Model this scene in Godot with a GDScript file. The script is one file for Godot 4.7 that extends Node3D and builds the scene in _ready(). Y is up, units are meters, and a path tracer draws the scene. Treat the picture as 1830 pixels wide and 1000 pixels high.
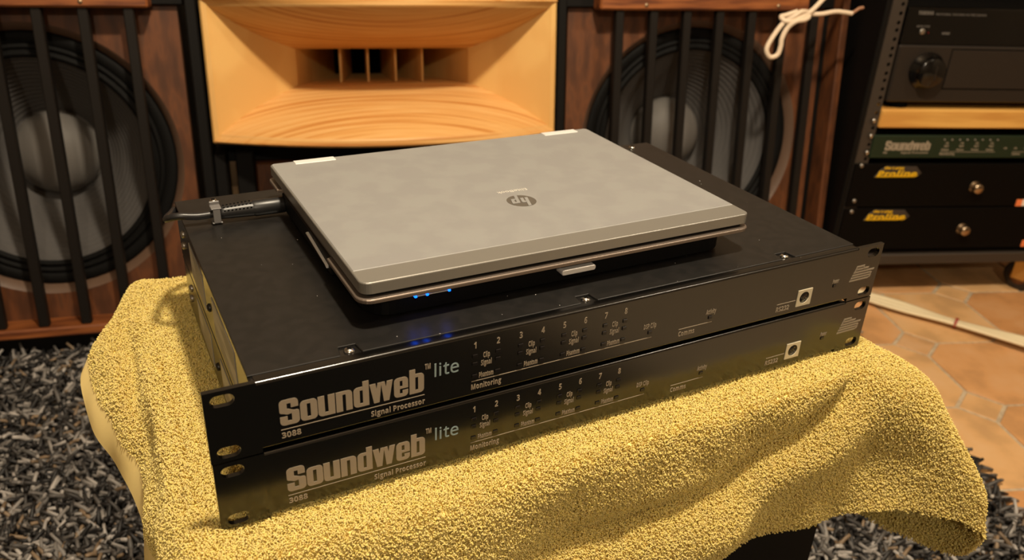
extends Node3D
# World: metres, y up. y = 0 is the underside of the lower rack unit, the floor is at y = -0.45.
# x runs along the rack units' front panels, z comes out of the panels.

const FLOOR := -0.45
const U := Vector3(1, 0, 0)
var M := {}
var taken := {}
var rng := RandomNumberGenerator.new()
var bold_font: Font
var plain_font: Font

# ------------------------------------------------------------------ set-up
func _ready() -> void:
	rng.seed = 7
	# camera
	var cam := Camera3D.new()
	cam.name = "camera"
	cam.fov = 37.195
	cam.near = 0.02
	cam.far = 60.0
	var ca := CameraAttributesPhysical.new()
	ca.frustum_focal_length = 35.66
	ca.frustum_focus_distance = 0.53
	ca.frustum_near = 0.02
	ca.frustum_far = 60.0
	ca.exposure_aperture = 12.5
	cam.attributes = ca
	add_child(cam)
	cam.transform = Transform3D(Basis.from_euler(Vector3(-0.4664921, -0.50108525, 0.04811705)), Vector3(-0.0298172, 0.3285344, 0.3659053))
	cam.fov = 37.195
	cam.current = true
	# environment: a closed room, so no sky
	var we := WorldEnvironment.new()
	we.name = "environment"
	var en := Environment.new()
	en.background_mode = Environment.BG_COLOR
	en.background_color = Color.BLACK
	en.tonemap_mode = Environment.TONE_MAPPER_LINEAR
	en.tonemap_exposure = 1.0
	en.sdfgi_enabled = true
	en.ssao_enabled = true
	en.ssil_enabled = true
	we.environment = en
	add_child(we)

	fonts()
	materials()
	room()
	lamps()
	tiles()
	rug()
	bay("upright", 1)
	bay("upright", -1)
	horn_stand()
	horn()
	av_rack()
	receiver()
	shelf_board()
	green_unit()
	amplifier(0)
	amplifier(1)
	floor_strip()
	cord()
	stool()
	towel()
	rack_unit(0.0, 0.0004, "black one-unit rack processor lying directly on the yellow towel")
	rack_unit(0.0445, 0.0, "black one-unit rack processor on top of its twin, under the laptop")
	laptop()
	power_cord()


func lamps() -> void:
	# three unseen ceiling globes: the first lights the stack, the others brighten its front and side
	globe(Vector3(0.25, 1.38, 0.12), 1.0, "unseen warm white globe lamp over the rack stack, placed to light it")
	globe(Vector3(-0.45, 1.25, 1.65), 0.38, "unseen warm white globe lamp behind the viewer, placed to brighten the towel front and horn")
	globe(Vector3(1.45, 1.55, 0.75), 0.24, "unseen warm white globe lamp over the tiled side, placed to brighten it and the panel edges")


func globe(at: Vector3, power: float, label: String) -> void:
	var t := thing("unseen_ceiling_lamp", label, "lamp", at, 0.0, "")  # lamp out of view, there for its light
	var st := tool()
	lathe(st, arc_profile(Vector2(0.0, 0.0), 0.055, -90, 90, 14), 24, Transform3D())
	obj("globe_shade", st, M.lamp, t)
	st = tool()
	lathe(st, [Vector2(0.02, 0.055), Vector2(0.02, 0.07), Vector2(0.004, 0.074), Vector2(0.004, 1.85 - at.y - 0.02), Vector2(0.05, 1.85 - at.y - 0.018), Vector2(0.05, 1.85 - at.y)], 16, Transform3D())
	obj("lamp_stem", st, M.black_metal, t)
	var l := OmniLight3D.new()
	l.name = "lamp_light"
	l.light_color = Color(1.0, 0.932, 0.82)
	l.light_energy = 2.8 * power
	l.light_size = 0.055
	l.omni_range = 12.0
	l.omni_attenuation = 2.0
	l.shadow_enabled = true
	t.add_child(l)


# ------------------------------------------------------------------ nodes
func numbered(n: String) -> String:
	taken[n] = taken.get(n, -1) + 1
	return n if taken[n] == 0 else "%s_%03d" % [n, taken[n]]


func thing(called: String, label: String, category: String, at := Vector3.ZERO, turn := 0.0, group := "") -> Node3D:
	var o := Node3D.new()
	o.name = numbered(called)
	add_child(o)
	o.position = at
	o.rotation.y = turn
	o.set_meta("label", label)
	o.set_meta("category", category)
	if group:
		o.set_meta("group", group)
	return o


func obj(called: String, shape, m: Material, parent: Node = self) -> MeshInstance3D:
	var o := MeshInstance3D.new()
	if shape is SurfaceTool:
		shape.generate_normals()
		o.mesh = shape.commit()
	else:
		o.mesh = shape
	o.material_override = m
	o.name = numbered(called) if parent == self else called
	o.cast_shadow = GeometryInstance3D.SHADOW_CASTING_SETTING_ON
	parent.add_child(o, true)
	return o


func struct(called: String, shape, m: Material) -> MeshInstance3D:
	var o := obj(called, shape, m)
	o.set_meta("kind", "structure")
	return o


# ------------------------------------------------------------------ shapes
func tool(smooth := false) -> SurfaceTool:
	var st := SurfaceTool.new()
	st.begin(Mesh.PRIMITIVE_TRIANGLES)
	st.set_smooth_group(1 if smooth else -1)
	return st


# a, b, c counter-clockwise seen from outside
func tri(st: SurfaceTool, a: Vector3, b: Vector3, c: Vector3) -> void:
	st.add_vertex(a)
	st.add_vertex(c)
	st.add_vertex(b)


func quad(st: SurfaceTool, a: Vector3, b: Vector3, c: Vector3, d: Vector3) -> void:
	tri(st, a, b, c)
	tri(st, a, c, d)


# a convex face turned away from a centre
func face(st: SurfaceTool, p: Array, ctr: Vector3) -> void:
	var n: Vector3 = (p[1] - p[0]).cross(p[2] - p[0])
	var flip: bool = n.dot(p[0] - ctr) < 0
	for i in range(1, p.size() - 1):
		if flip:
			tri(st, p[0], p[i + 1], p[i])
		else:
			tri(st, p[0], p[i], p[i + 1])


func cbox(st: SurfaceTool, xf: Transform3D, size: Vector3, c := 0.001) -> void:
	st.set_smooth_group(-1)
	var h := size / 2.0
	c = minf(c, minf(h.x, minf(h.y, h.z)) * 0.9)
	var P := func(s: Vector3, ax: int) -> Vector3:
		var v := Vector3(s.x * (h.x - c), s.y * (h.y - c), s.z * (h.z - c))
		v[ax] = s[ax] * h[ax]
		return xf * v
	var o := xf.origin
	for ax in 3:
		var a1 := (ax + 1) % 3
		var a2 := (ax + 2) % 3
		for s in [-1.0, 1.0]:
			var pts := []
			for k in [[-1.0, -1.0], [1.0, -1.0], [1.0, 1.0], [-1.0, 1.0]]:
				var v := Vector3()
				v[ax] = s
				v[a1] = k[0]
				v[a2] = k[1]
				pts.append(P.call(v, ax))
			face(st, pts, o)
		for s1 in [-1.0, 1.0]:
			for s2 in [-1.0, 1.0]:
				var va := Vector3()
				va[a1] = s1
				va[a2] = s2
				var vb := va
				va[ax] = -1.0
				vb[ax] = 1.0
				face(st, [P.call(va, a1), P.call(vb, a1), P.call(vb, a2), P.call(va, a2)], o)
	for sx in [-1.0, 1.0]:
		for sy in [-1.0, 1.0]:
			for sz in [-1.0, 1.0]:
				var v := Vector3(sx, sy, sz)
				face(st, [P.call(v, 0), P.call(v, 1), P.call(v, 2)], o)


# box given by its two corners
func span(st: SurfaceTool, a: Vector3, b: Vector3, c := 0.001, xf := Transform3D()) -> void:
	cbox(st, xf * Transform3D(Basis(), (a + b) / 2.0), (b - a).abs(), c)


func box_obj(called: String, a: Vector3, b: Vector3, c: float, m: Material, parent: Node = self) -> MeshInstance3D:
	var st := tool()
	span(st, a, b, c)
	return obj(called, st, m, parent)


func arc_profile(ctr: Vector2, r: float, d0: float, d1: float, n: int) -> Array:
	var out := []
	for i in n + 1:
		var a := deg_to_rad(lerpf(d0, d1, float(i) / n))
		out.append(ctr + Vector2(cos(a), sin(a)) * r)
	return out


# profile of (radius, height) turned about y
func lathe(st: SurfaceTool, prof: Array, n: int, xf: Transform3D, smooth := true) -> void:
	st.set_smooth_group(3 if smooth else -1)
	for i in n:
		var a0 := TAU * i / n
		var a1 := TAU * (i + 1) / n
		for k in prof.size() - 1:
			var p: Vector2 = prof[k]
			var q: Vector2 = prof[k + 1]
			var A := xf * Vector3(p.x * cos(a0), p.y, -p.x * sin(a0))
			var B := xf * Vector3(p.x * cos(a1), p.y, -p.x * sin(a1))
			var C := xf * Vector3(q.x * cos(a1), q.y, -q.x * sin(a1))
			var D := xf * Vector3(q.x * cos(a0), q.y, -q.x * sin(a0))
			if p.x > 1e-6:
				tri(st, A, B, C)
			if q.x > 1e-6:
				tri(st, A, C, D)


# polygon in x, y pushed out from z0 to z1, with an optional bevel of the z1 edge
func prism(st: SurfaceTool, poly: PackedVector2Array, z0: float, z1: float, xf: Transform3D, bevel := 0.0, smooth_sides := false) -> void:
	if Geometry2D.is_polygon_clockwise(poly):
		poly = poly.duplicate()
		poly.reverse()
	var top := poly
	var zs := z1 - bevel
	var rings := [poly]
	var heights := [zs]
	if bevel > 0.0:
		var n := poly.size()
		var steps := 5 if bevel >= 0.0009 else (3 if bevel >= 0.0006 else 1)
		for k in steps:
			var an := PI / 2 * (k + 1) / steps
			top = PackedVector2Array()
			for i in n:
				var e0 := (poly[i] - poly[(i + n - 1) % n]).normalized()
				var e1 := (poly[(i + 1) % n] - poly[i]).normalized()
				var n0 := Vector2(-e0.y, e0.x)
				var n1 := Vector2(-e1.y, e1.x)
				var m := n0 + n1
				top.append(poly[i] + m * (bevel * (1.0 - cos(an)) / maxf(0.3, m.dot(n0))))
			rings.append(top)
			heights.append(zs + bevel * sin(an))
	st.set_smooth_group(-1)
	var idx := Geometry2D.triangulate_polygon(top)
	for i in range(0, idx.size(), 3):
		var a := top[idx[i]]
		var b := top[idx[i + 1]]
		var c := top[idx[i + 2]]
		if (b - a).cross(c - a) < 0:
			var t := b
			b = c
			c = t
		tri(st, xf * Vector3(a.x, a.y, z1), xf * Vector3(b.x, b.y, z1), xf * Vector3(c.x, c.y, z1))
	var idx2 := Geometry2D.triangulate_polygon(poly)
	for i in range(0, idx2.size(), 3):
		var a := poly[idx2[i]]
		var b := poly[idx2[i + 1]]
		var c := poly[idx2[i + 2]]
		if (b - a).cross(c - a) < 0:
			var t := b
			b = c
			c = t
		tri(st, xf * Vector3(a.x, a.y, z0), xf * Vector3(c.x, c.y, z0), xf * Vector3(b.x, b.y, z0))
	if smooth_sides:
		st.set_smooth_group(2)
	for i in poly.size():
		var j := (i + 1) % poly.size()
		quad(st, xf * Vector3(poly[i].x, poly[i].y, z0), xf * Vector3(poly[j].x, poly[j].y, z0), xf * Vector3(poly[j].x, poly[j].y, zs), xf * Vector3(poly[i].x, poly[i].y, zs))
		for k in rings.size() - 1:
			var p0: PackedVector2Array = rings[k]
			var p1: PackedVector2Array = rings[k + 1]
			quad(st, xf * Vector3(p0[i].x, p0[i].y, heights[k]), xf * Vector3(p0[j].x, p0[j].y, heights[k]), xf * Vector3(p1[j].x, p1[j].y, heights[k + 1]), xf * Vector3(p1[i].x, p1[i].y, heights[k + 1]))
	st.set_smooth_group(-1)


func rrect(x0: float, y0: float, x1: float, y1: float, tl: float, tr: float, br: float, bl: float, n := 5) -> PackedVector2Array:
	var p := PackedVector2Array()
	for k in [[x1 - tr, y1 - tr, tr, 0], [x0 + tl, y1 - tl, tl, 90], [x0 + bl, y0 + bl, bl, 180], [x1 - br, y0 + br, br, 270]]:
		if k[2] < 1e-6:
			p.append(Vector2(k[0], k[1]))
			continue
		for i in n + 1:
			var a := deg_to_rad(k[3] + 90.0 * i / n)
			p.append(Vector2(k[0] + cos(a) * k[2], k[1] + sin(a) * k[2]))
	return p


func ellipse(c: Vector2, rx: float, ry: float, n := 24) -> PackedVector2Array:
	var p := PackedVector2Array()
	for i in n:
		p.append(c + Vector2(cos(TAU * i / n) * rx, sin(TAU * i / n) * ry))
	return p


# a rectangle with one hole, both in x, y, as a plate from z0 to z1
func plate_with_hole(st: SurfaceTool, x0: float, y0: float, x1: float, y1: float, hole: PackedVector2Array, z0: float, z1: float, xf: Transform3D, hole_wall := true) -> void:
	st.set_smooth_group(-1)
	var c := Vector2.ZERO
	for p in hole:
		c += p / hole.size()
	var angles := []
	for p in hole:
		angles.append(fposmod((p - c).angle(), TAU))
	for q in [Vector2(x0, y0), Vector2(x1, y0), Vector2(x1, y1), Vector2(x0, y1)]:
		angles.append(fposmod((q - c).angle(), TAU))
	angles.sort()
	var inner := []
	var outer := []
	for a in angles:
		var d := Vector2(cos(a), sin(a))
		var k := 1e9
		if absf(d.x) > 1e-9:
			k = minf(k, ((x1 if d.x > 0 else x0) - c.x) / d.x)
		if absf(d.y) > 1e-9:
			k = minf(k, ((y1 if d.y > 0 else y0) - c.y) / d.y)
		outer.append(c + d * k)
		var best := Vector2.ZERO
		for i in hole.size():
			var hit = Geometry2D.segment_intersects_segment(c, c + d * 10.0, hole[i], hole[(i + 1) % hole.size()])
			if hit != null:
				best = hit
				break
		inner.append(best)
	var n := angles.size()
	for i in n:
		var j := (i + 1) % n
		var v := func(p: Vector2, z: float) -> Vector3: return xf * Vector3(p.x, p.y, z)
		quad(st, v.call(inner[i], z1), v.call(outer[i], z1), v.call(outer[j], z1), v.call(inner[j], z1))
		quad(st, v.call(inner[j], z0), v.call(outer[j], z0), v.call(outer[i], z0), v.call(inner[i], z0))
		quad(st, v.call(outer[i], z0), v.call(outer[j], z0), v.call(outer[j], z1), v.call(outer[i], z1))
		if hole_wall:
			quad(st, v.call(inner[i], z1), v.call(inner[j], z1), v.call(inner[j], z0), v.call(inner[i], z0))


func tube(st: SurfaceTool, path: Array, r, sides := 8, cap := true, flat := 1.0) -> void:
	st.set_smooth_group(4)
	var n := path.size()
	var rings := []
	var up := Vector3.UP
	for i in n:
		var d: Vector3 = (path[mini(i + 1, n - 1)] - path[maxi(i - 1, 0)]).normalized()
		if absf(d.dot(up)) > 0.95:
			up = Vector3(0.3, 0.1, 1).normalized()
		var a := d.cross(up).normalized()
		var b := a.cross(d).normalized()
		up = b
		var rad: float = r[i] if r is Array else r
		var ring := []
		for k in sides:
			var t := TAU * k / sides
			ring.append(path[i] + a * cos(t) * rad + b * sin(t) * rad * flat)
		rings.append(ring)
	for i in n - 1:
		for k in sides:
			var j := (k + 1) % sides
			quad(st, rings[i][k], rings[i][j], rings[i + 1][j], rings[i + 1][k])
	if cap:
		for e in [0, n - 1]:
			for k in sides:
				var j := (k + 1) % sides
				if e == 0:
					tri(st, path[0], rings[0][j], rings[0][k])
				else:
					tri(st, path[e], rings[e][k], rings[e][j])


func spline(pts: Array, per := 8) -> Array:
	var out := []
	for i in pts.size() - 1:
		var p0: Vector3 = pts[maxi(i - 1, 0)]
		var p3: Vector3 = pts[mini(i + 2, pts.size() - 1)]
		for k in per:
			out.append((pts[i] as Vector3).cubic_interpolate(pts[i + 1], p0, p3, float(k) / per))
	out.append(pts[-1])
	return out


# ------------------------------------------------------------------ lettering
func fonts() -> void:
	var b := SystemFont.new()
	b.font_names = PackedStringArray(["Droid Sans"])
	b.font_weight = 700
	var v := FontVariation.new()
	v.base_font = b
	v.variation_embolden = 0.0
	bold_font = v
	var p := SystemFont.new()
	p.font_names = PackedStringArray(["Droid Sans"])
	plain_font = p


# cap height h; align -1 from the left end, 0 centred, 1 to the right end; y is the middle of the capitals
func text(st: SurfaceTool, s: String, h: float, xf: Transform3D, at: Vector2, align := 0, bold := true, condense := 1.0, slant := 0.0, depth := 0.0002, width := 0.0) -> void:
	var tm := TextMesh.new()
	tm.text = s
	tm.font = bold_font if bold else plain_font
	tm.font_size = 48
	tm.pixel_size = h / (48.0 * 0.714)
	tm.depth = depth
	tm.curve_step = 4.0
	tm.horizontal_alignment = HORIZONTAL_ALIGNMENT_CENTER
	tm.vertical_alignment = VERTICAL_ALIGNMENT_CENTER
	var box := tm.get_aabb()
	var sx := condense
	if width > 0.0:
		sx = width / box.size.x
	# measure with capitals only, so that every word stands on the same line
	var off := -(box.position.x + box.size.x / 2.0) * sx
	if align < 0:
		off = -box.position.x * sx
	elif align > 0:
		off = -(box.position.x + box.size.x) * sx
	var b := Basis(Vector3(sx, 0, 0), Vector3(slant, 1, 0), Vector3(0, 0, 1))
	var t := xf * Transform3D(b, Vector3(at.x + off, at.y, depth / 2.0))
	var arr := tm.get_mesh_arrays()
	st.set_smooth_group(-1)
	for k in arr[Mesh.ARRAY_INDEX]:
		st.add_vertex(t * arr[Mesh.ARRAY_VERTEX][k])


# the heavy condensed eight-letter word on the panels, drawn 80.9 wide and 16 high in its own units
func logo_word(st: SurfaceTool, xf: Transform3D) -> void:
	var R := 2.4
	var plates := []
	var add := func(x0: float, y0: float, x1: float, y1: float, tl := 0.0, tr := 0.0, br := 0.0, bl := 0.0) -> void:
		plates.append(rrect(x0, y0, x1, y1, tl, tr, br, bl))
	# S
	add.call(0.3, 7.6, 4.3, 16.0, R, 0, 0, 1.5)
	add.call(4.3, 13.4, 6.4, 16.0)
	add.call(6.4, 10.6, 10.3, 16.0, 0, R, 0, 0)
	plates.append(PackedVector2Array([Vector2(0.5, 8.2), Vector2(4.3, 6.6), Vector2(10.3, 7.4), Vector2(6.6, 9.2), Vector2(4.3, 10.2)]))
	add.call(6.6, 0.0, 10.6, 8.6, 0, 1.5, R, 0)
	add.call(4.3, 0.0, 6.6, 2.6)
	add.call(0.3, 0.0, 4.3, 5.6, 0, 0, 0, R)
	var x := 11.1 # o
	add.call(x, 0, x + 3.6, 12.8, R, 0, 0, R)
	add.call(x + 5.5, 0, x + 9.1, 12.8, 0, R, R, 0)
	add.call(x + 3.6, 0, x + 5.5, 2.3)
	add.call(x + 3.6, 10.5, x + 5.5, 12.8)
	x = 20.6 # u
	add.call(x, 0, x + 3.6, 12.8, 0, 0, 0, R)
	add.call(x + 5.5, 0, x + 9.2, 12.8)
	add.call(x + 3.6, 0, x + 5.5, 2.2)
	x = 30.4 # n
	add.call(x, 0, x + 3.6, 12.8)
	add.call(x + 5.4, 0, x + 9.0, 12.8, 0, R, 0, 0)
	add.call(x + 3.6, 10.6, x + 5.4, 12.8)
	x = 40.1 # d
	add.call(x, 0, x + 3.5, 12.8, R, 0, 0, R)
	add.call(x + 5.2, 0, x + 8.7, 16.0)
	add.call(x + 3.5, 0, x + 5.2, 2.2)
	add.call(x + 3.5, 10.6, x + 5.2, 12.8)
	x = 49.2 # w
	for k in [[0.0, 3.4, 2.3, 5.4], [4.6, 6.8, 2.3, 5.4], [6.5, 8.7, 8.0, 11.1], [9.9, 13.3, 8.0, 11.1]]:
		plates.append(PackedVector2Array([Vector2(x + k[2], 0), Vector2(x + k[3], 0), Vector2(x + k[1], 12.8), Vector2(x + k[0], 12.8)]))
	x = 63.2 # e
	add.call(x, 0, x + 3.4, 12.8, R, 0, 0, R)
	add.call(x + 3.4, 10.6, x + 5.0, 12.8)
	add.call(x + 5.0, 5.4, x + 8.3, 12.8, 0, R, 0, 0)
	add.call(x + 3.4, 5.4, x + 5.0, 7.0)
	add.call(x + 3.4, 0, x + 5.0, 2.2)
	add.call(x + 5.0, 0, x + 8.3, 4.2, 0, 0, R, 0)
	x = 72.3 # b
	add.call(x, 0, x + 3.5, 16.0)
	add.call(x + 5.2, 0, x + 8.7, 12.8, 0, R, R, 0)
	add.call(x + 3.5, 0, x + 5.2, 2.2)
	add.call(x + 3.5, 10.6, x + 5.2, 12.8)
	for i in plates.size():
		prism(st, plates[i], 0.0, 0.20 + 0.012 * (i % 5), xf)


# ------------------------------------------------------------------ materials
func std(c: Color, rough := 0.6, metal := 0.0, spec := 0.5) -> StandardMaterial3D:
	var m := StandardMaterial3D.new()
	m.albedo_color = c
	m.roughness = rough
	m.metallic = metal
	m.metallic_specular = spec
	return m


func noise(freq: float, colors: Array, offs: Array, size := 512, octaves := 4, type := FastNoiseLite.TYPE_SIMPLEX_SMOOTH, sd := 1) -> NoiseTexture2D:
	var f := FastNoiseLite.new()
	f.noise_type = type
	f.frequency = freq
	f.fractal_octaves = octaves
	f.seed = sd
	var t := NoiseTexture2D.new()
	t.width = size
	t.height = size
	t.seamless = true
	t.noise = f
	var g := Gradient.new()
	g.offsets = PackedFloat32Array(offs)
	g.colors = PackedColorArray(colors)
	t.color_ramp = g
	return t


func textured(m: StandardMaterial3D, tex: Texture2D, scale: Vector3, world := false) -> StandardMaterial3D:
	m.albedo_color = Color.WHITE
	m.albedo_texture = tex
	m.uv1_triplanar = true
	m.uv1_world_triplanar = world
	m.uv1_scale = scale
	m.uv1_triplanar_sharpness = 4.0
	return m


func materials() -> void:
	M.lamp = std(Color(1, 0.95, 0.85), 0.4)
	M.lamp.emission_enabled = true
	M.lamp.emission = Color(1.0, 0.932, 0.82)
	M.lamp.emission_energy_multiplier = 4.0
	M.plaster = textured(std(Color.WHITE, 0.9), noise(0.02, [Color(0.50, 0.44, 0.37), Color(0.56, 0.50, 0.42)], [0.3, 0.7], 256), Vector3.ONE * 0.7, true)
	M.ceiling = textured(std(Color.WHITE, 0.9), noise(0.02, [Color(0.48, 0.42, 0.35), Color(0.54, 0.48, 0.40)], [0.3, 0.7], 256, 4, FastNoiseLite.TYPE_SIMPLEX_SMOOTH, 3), Vector3.ONE * 0.7, true)
	M.black_metal = std(Color(0.07, 0.068, 0.066), 0.42)
	M.chassis = textured(std(Color.WHITE, 0.36), noise(0.05, [Color(0.085, 0.080, 0.075), Color(0.105, 0.098, 0.092)], [0.3, 0.7], 256), Vector3.ONE * 6.0)
	M.chassis_side = std(Color(0.07, 0.066, 0.062), 0.22, 0.0, 0.8)
	M.panel = std(Color(0.022, 0.021, 0.020), 0.20, 0.0, 0.7)
	M.ink = std(Color(0.60, 0.55, 0.48), 0.65, 0.0, 0.3)
	M.ink_blue = std(Color(0.54, 0.61, 0.62), 0.65, 0.0, 0.3)
	M.chrome = std(Color(0.80, 0.79, 0.77), 0.22, 1.0)
	M.steel = std(Color(0.62, 0.60, 0.57), 0.38, 0.9)
	M.led_dark = std(Color(0.10, 0.09, 0.09), 0.18)
	M.sticker = textured(std(Color.WHITE, 0.5), noise(0.02, [Color(0.58, 0.56, 0.52), Color(0.74, 0.72, 0.67)], [0.4, 0.6], 128), Vector3(20, 20, 3))
	M.connector = std(Color(0.80, 0.76, 0.66), 0.45)
	M.hole_black = std(Color(0.015, 0.015, 0.015), 0.7, 0.0, 0.2)
	# laptop
	M.lid = textured(std(Color.WHITE, 0.42, 0.25), noise(0.012, [Color(0.562, 0.560, 0.555), Color(0.580, 0.577, 0.570)], [0.35, 0.65], 512, 5), Vector3.ONE * 5.0)
	M.strip = std(Color(0.58, 0.57, 0.545), 0.34, 0.6)
	M.silver = std(Color(0.90, 0.89, 0.88), 0.36, 0.3)
	M.rim = std(Color(0.52, 0.47, 0.43), 0.36, 0.7)
	M.laptop_black = std(Color(0.025, 0.025, 0.028), 0.5, 0.0, 0.3)
	M.logo_disc = std(Color(0.44, 0.42, 0.39), 0.3, 0.5)
	M.engraved = std(Color(0.86, 0.84, 0.80), 0.4, 0.2)
	M.blue_led = std(Color(0.05, 0.3, 0.8), 0.3)
	M.blue_led.emission_enabled = true
	M.blue_led.emission = Color(0.03, 0.35, 1.0)
	M.blue_led.emission_energy_multiplier = 5.0
	M.rubber = std(Color(0.11, 0.108, 0.11), 0.38)
	M.tape = std(Color(0.40, 0.39, 0.385), 0.5)
	# towel and rug
	M.towel = std(Color(1.0, 0.90, 0.55), 0.95)
	M.pile = std(Color.WHITE, 0.85, 0.0, 0.25)
	M.pile.vertex_color_use_as_albedo = true
	M.pile.backlight_enabled = true
	M.pile.backlight = Color(0.8, 0.74, 0.52)
	M.hem = std(Color(1.0, 0.90, 0.60), 0.85)
	M.rug_base = std(Color(0.10, 0.095, 0.09), 0.95)
	M.yarn = std(Color.WHITE, 0.55)
	M.yarn.vertex_color_use_as_albedo = true
	# floor
	M.grout = textured(std(Color.WHITE, 0.85), noise(0.05, [Color(0.70, 0.63, 0.53), Color(0.78, 0.71, 0.60)], [0.3, 0.7], 256), Vector3.ONE * 5.0, true)
	M.tile = []
	var base := [Color(0.84, 0.63, 0.42), Color(0.80, 0.58, 0.37), Color(0.86, 0.68, 0.47), Color(0.82, 0.64, 0.45)]
	for i in 4:
		var c: Color = base[i]
		var m := textured(std(Color.WHITE, 0.5), noise(0.009, [c.darkened(0.09), c, c.lightened(0.08)], [0.2, 0.5, 0.8], 256, 5, FastNoiseLite.TYPE_SIMPLEX_SMOOTH, 20 + i), Vector3.ONE * 3.3, true)
		M.tile.append(m)
	# woods
	var g1 := [Color(0.74, 0.48, 0.22), Color(0.86, 0.65, 0.38), Color(0.88, 0.70, 0.45), Color(0.83, 0.59, 0.32)]
	M.horn_top = textured(std(Color.WHITE, 0.5), noise(0.012, g1, [0.12, 0.40, 0.6, 0.85], 512, 4, FastNoiseLite.TYPE_SIMPLEX_SMOOTH, 4), Vector3(0.30, 15.0, 15.0))
	M.horn_side = textured(std(Color.WHITE, 0.5), noise(0.012, [Color(0.86, 0.67, 0.39), Color(0.89, 0.71, 0.43)], [0.35, 0.65], 256, 3, FastNoiseLite.TYPE_SIMPLEX_SMOOTH, 5), Vector3(4.0, 2.0, 4.0))
	M.board = textured(std(Color.WHITE, 0.5), noise(0.012, [Color(0.36, 0.18, 0.08), Color(0.50, 0.28, 0.13), Color(0.58, 0.34, 0.17)], [0.25, 0.5, 0.75], 512, 4, FastNoiseLite.TYPE_SIMPLEX_SMOOTH, 6), Vector3(0.9, 9.0, 9.0))
	M.baffle = textured(std(Color.WHITE, 0.55), noise(0.014, [Color(0.30, 0.17, 0.09), Color(0.35, 0.20, 0.105), Color(0.415, 0.24, 0.125), Color(0.34, 0.205, 0.12)], [0.15, 0.42, 0.65, 0.9], 512, 3, FastNoiseLite.TYPE_SIMPLEX_SMOOTH, 7), Vector3(4.5, 1.5, 4.5))
	M.bevel_wood = std(Color(0.40, 0.31, 0.25), 0.5)  # toned lighter than the baffle for the light its edge catches
	M.shelf = textured(std(Color.WHITE, 0.5), noise(0.012, [Color(0.80, 0.58, 0.28), Color(0.88, 0.68, 0.36)], [0.3, 0.7], 256, 3, FastNoiseLite.TYPE_SIMPLEX_SMOOTH, 8), Vector3(1.2, 8.0, 8.0))
	M.black_wood = std(Color(0.05, 0.043, 0.038), 0.6, 0.0, 0.3)
	M.bar = std(Color(0.085, 0.07, 0.06), 0.5, 0.0, 0.35)
	M.frame_black = std(Color(0.03, 0.028, 0.026), 0.7, 0.0, 0.3)
	M.cone = std(Color(0.34, 0.33, 0.325), 0.75, 0.0, 0.15)
	M.cap = std(Color(0.42, 0.405, 0.39), 0.55, 0.0, 0.35)
	M.screw = std(Color(0.72, 0.62, 0.50), 0.4, 0.8)
	# rack
	M.rack_black = std(Color(0.05, 0.042, 0.036), 0.55, 0.0, 0.3)
	M.rack_grey = std(Color(0.21, 0.18, 0.155), 0.5)
	M.gloss_black = std(Color(0.03, 0.028, 0.028), 0.12)
	M.satin_brown = std(Color(0.15, 0.125, 0.105), 0.45, 0.0, 0.4)
	M.green = std(Color(0.025, 0.13, 0.055), 0.5)
	M.amp_black = std(Color(0.03, 0.024, 0.02), 0.55, 0.0, 0.2)
	M.yellow = std(Color(0.93, 0.74, 0.07), 0.5)
	M.knob_silver = std(Color(0.70, 0.62, 0.52), 0.25, 1.0)
	M.grey_print = std(Color(0.42, 0.40, 0.38), 0.6)
	M.label_white = std(Color(0.92, 0.87, 0.82), 0.5)
	M.label_orange = std(Color(0.92, 0.50, 0.28), 0.5)
	M.wheel = std(Color(0.16, 0.13, 0.11), 0.6)
	M.wheel_core = std(Color(0.50, 0.33, 0.19), 0.5)
	M.brass = std(Color(0.83, 0.66, 0.38), 0.35, 0.8)
	M.red = std(Color(0.65, 0.05, 0.05), 0.4)
	M.cord = std(Color(0.88, 0.80, 0.70), 0.55)
	M.cord_tip = std(Color(0.62, 0.45, 0.34), 0.55)
	M.cream = std(Color(0.90, 0.84, 0.70), 0.5)
	M.band = std(Color(0.62, 0.25, 0.20), 0.6)


# ------------------------------------------------------------------ the room
const ROOM_TURN := -0.349066 # rotation about y of the room and the rack

func room_basis() -> Basis:
	return Basis(Vector3.UP, ROOM_TURN)


func wall(called: String, ctr: Vector3, size: Vector3, m: Material) -> void:
	var st := tool()
	cbox(st, Transform3D(), size, 0.002)
	var o := struct(called, st, m)
	o.transform = Transform3D(room_basis(), room_basis() * ctr + Vector3(0.43, 0, -0.94))


func room() -> void:
	var h := 2.3
	var y := FLOOR + h / 2.0
	wall("wall_back", Vector3(0.1, y, -0.76), Vector3(4.6, h, 0.1), M.plaster)
	wall("wall_front", Vector3(0.1, y, 3.6), Vector3(4.6, h, 0.1), M.plaster)
	wall("wall_left", Vector3(-2.15, y, 1.42), Vector3(0.1, h, 4.4), M.plaster)
	wall("wall_right", Vector3(2.35, y, 1.42), Vector3(0.1, h, 4.4), M.plaster)
	wall("ceiling", Vector3(0.1, FLOOR + h + 0.05, 1.42), Vector3(4.7, 0.1, 4.5), M.ceiling)


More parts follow.
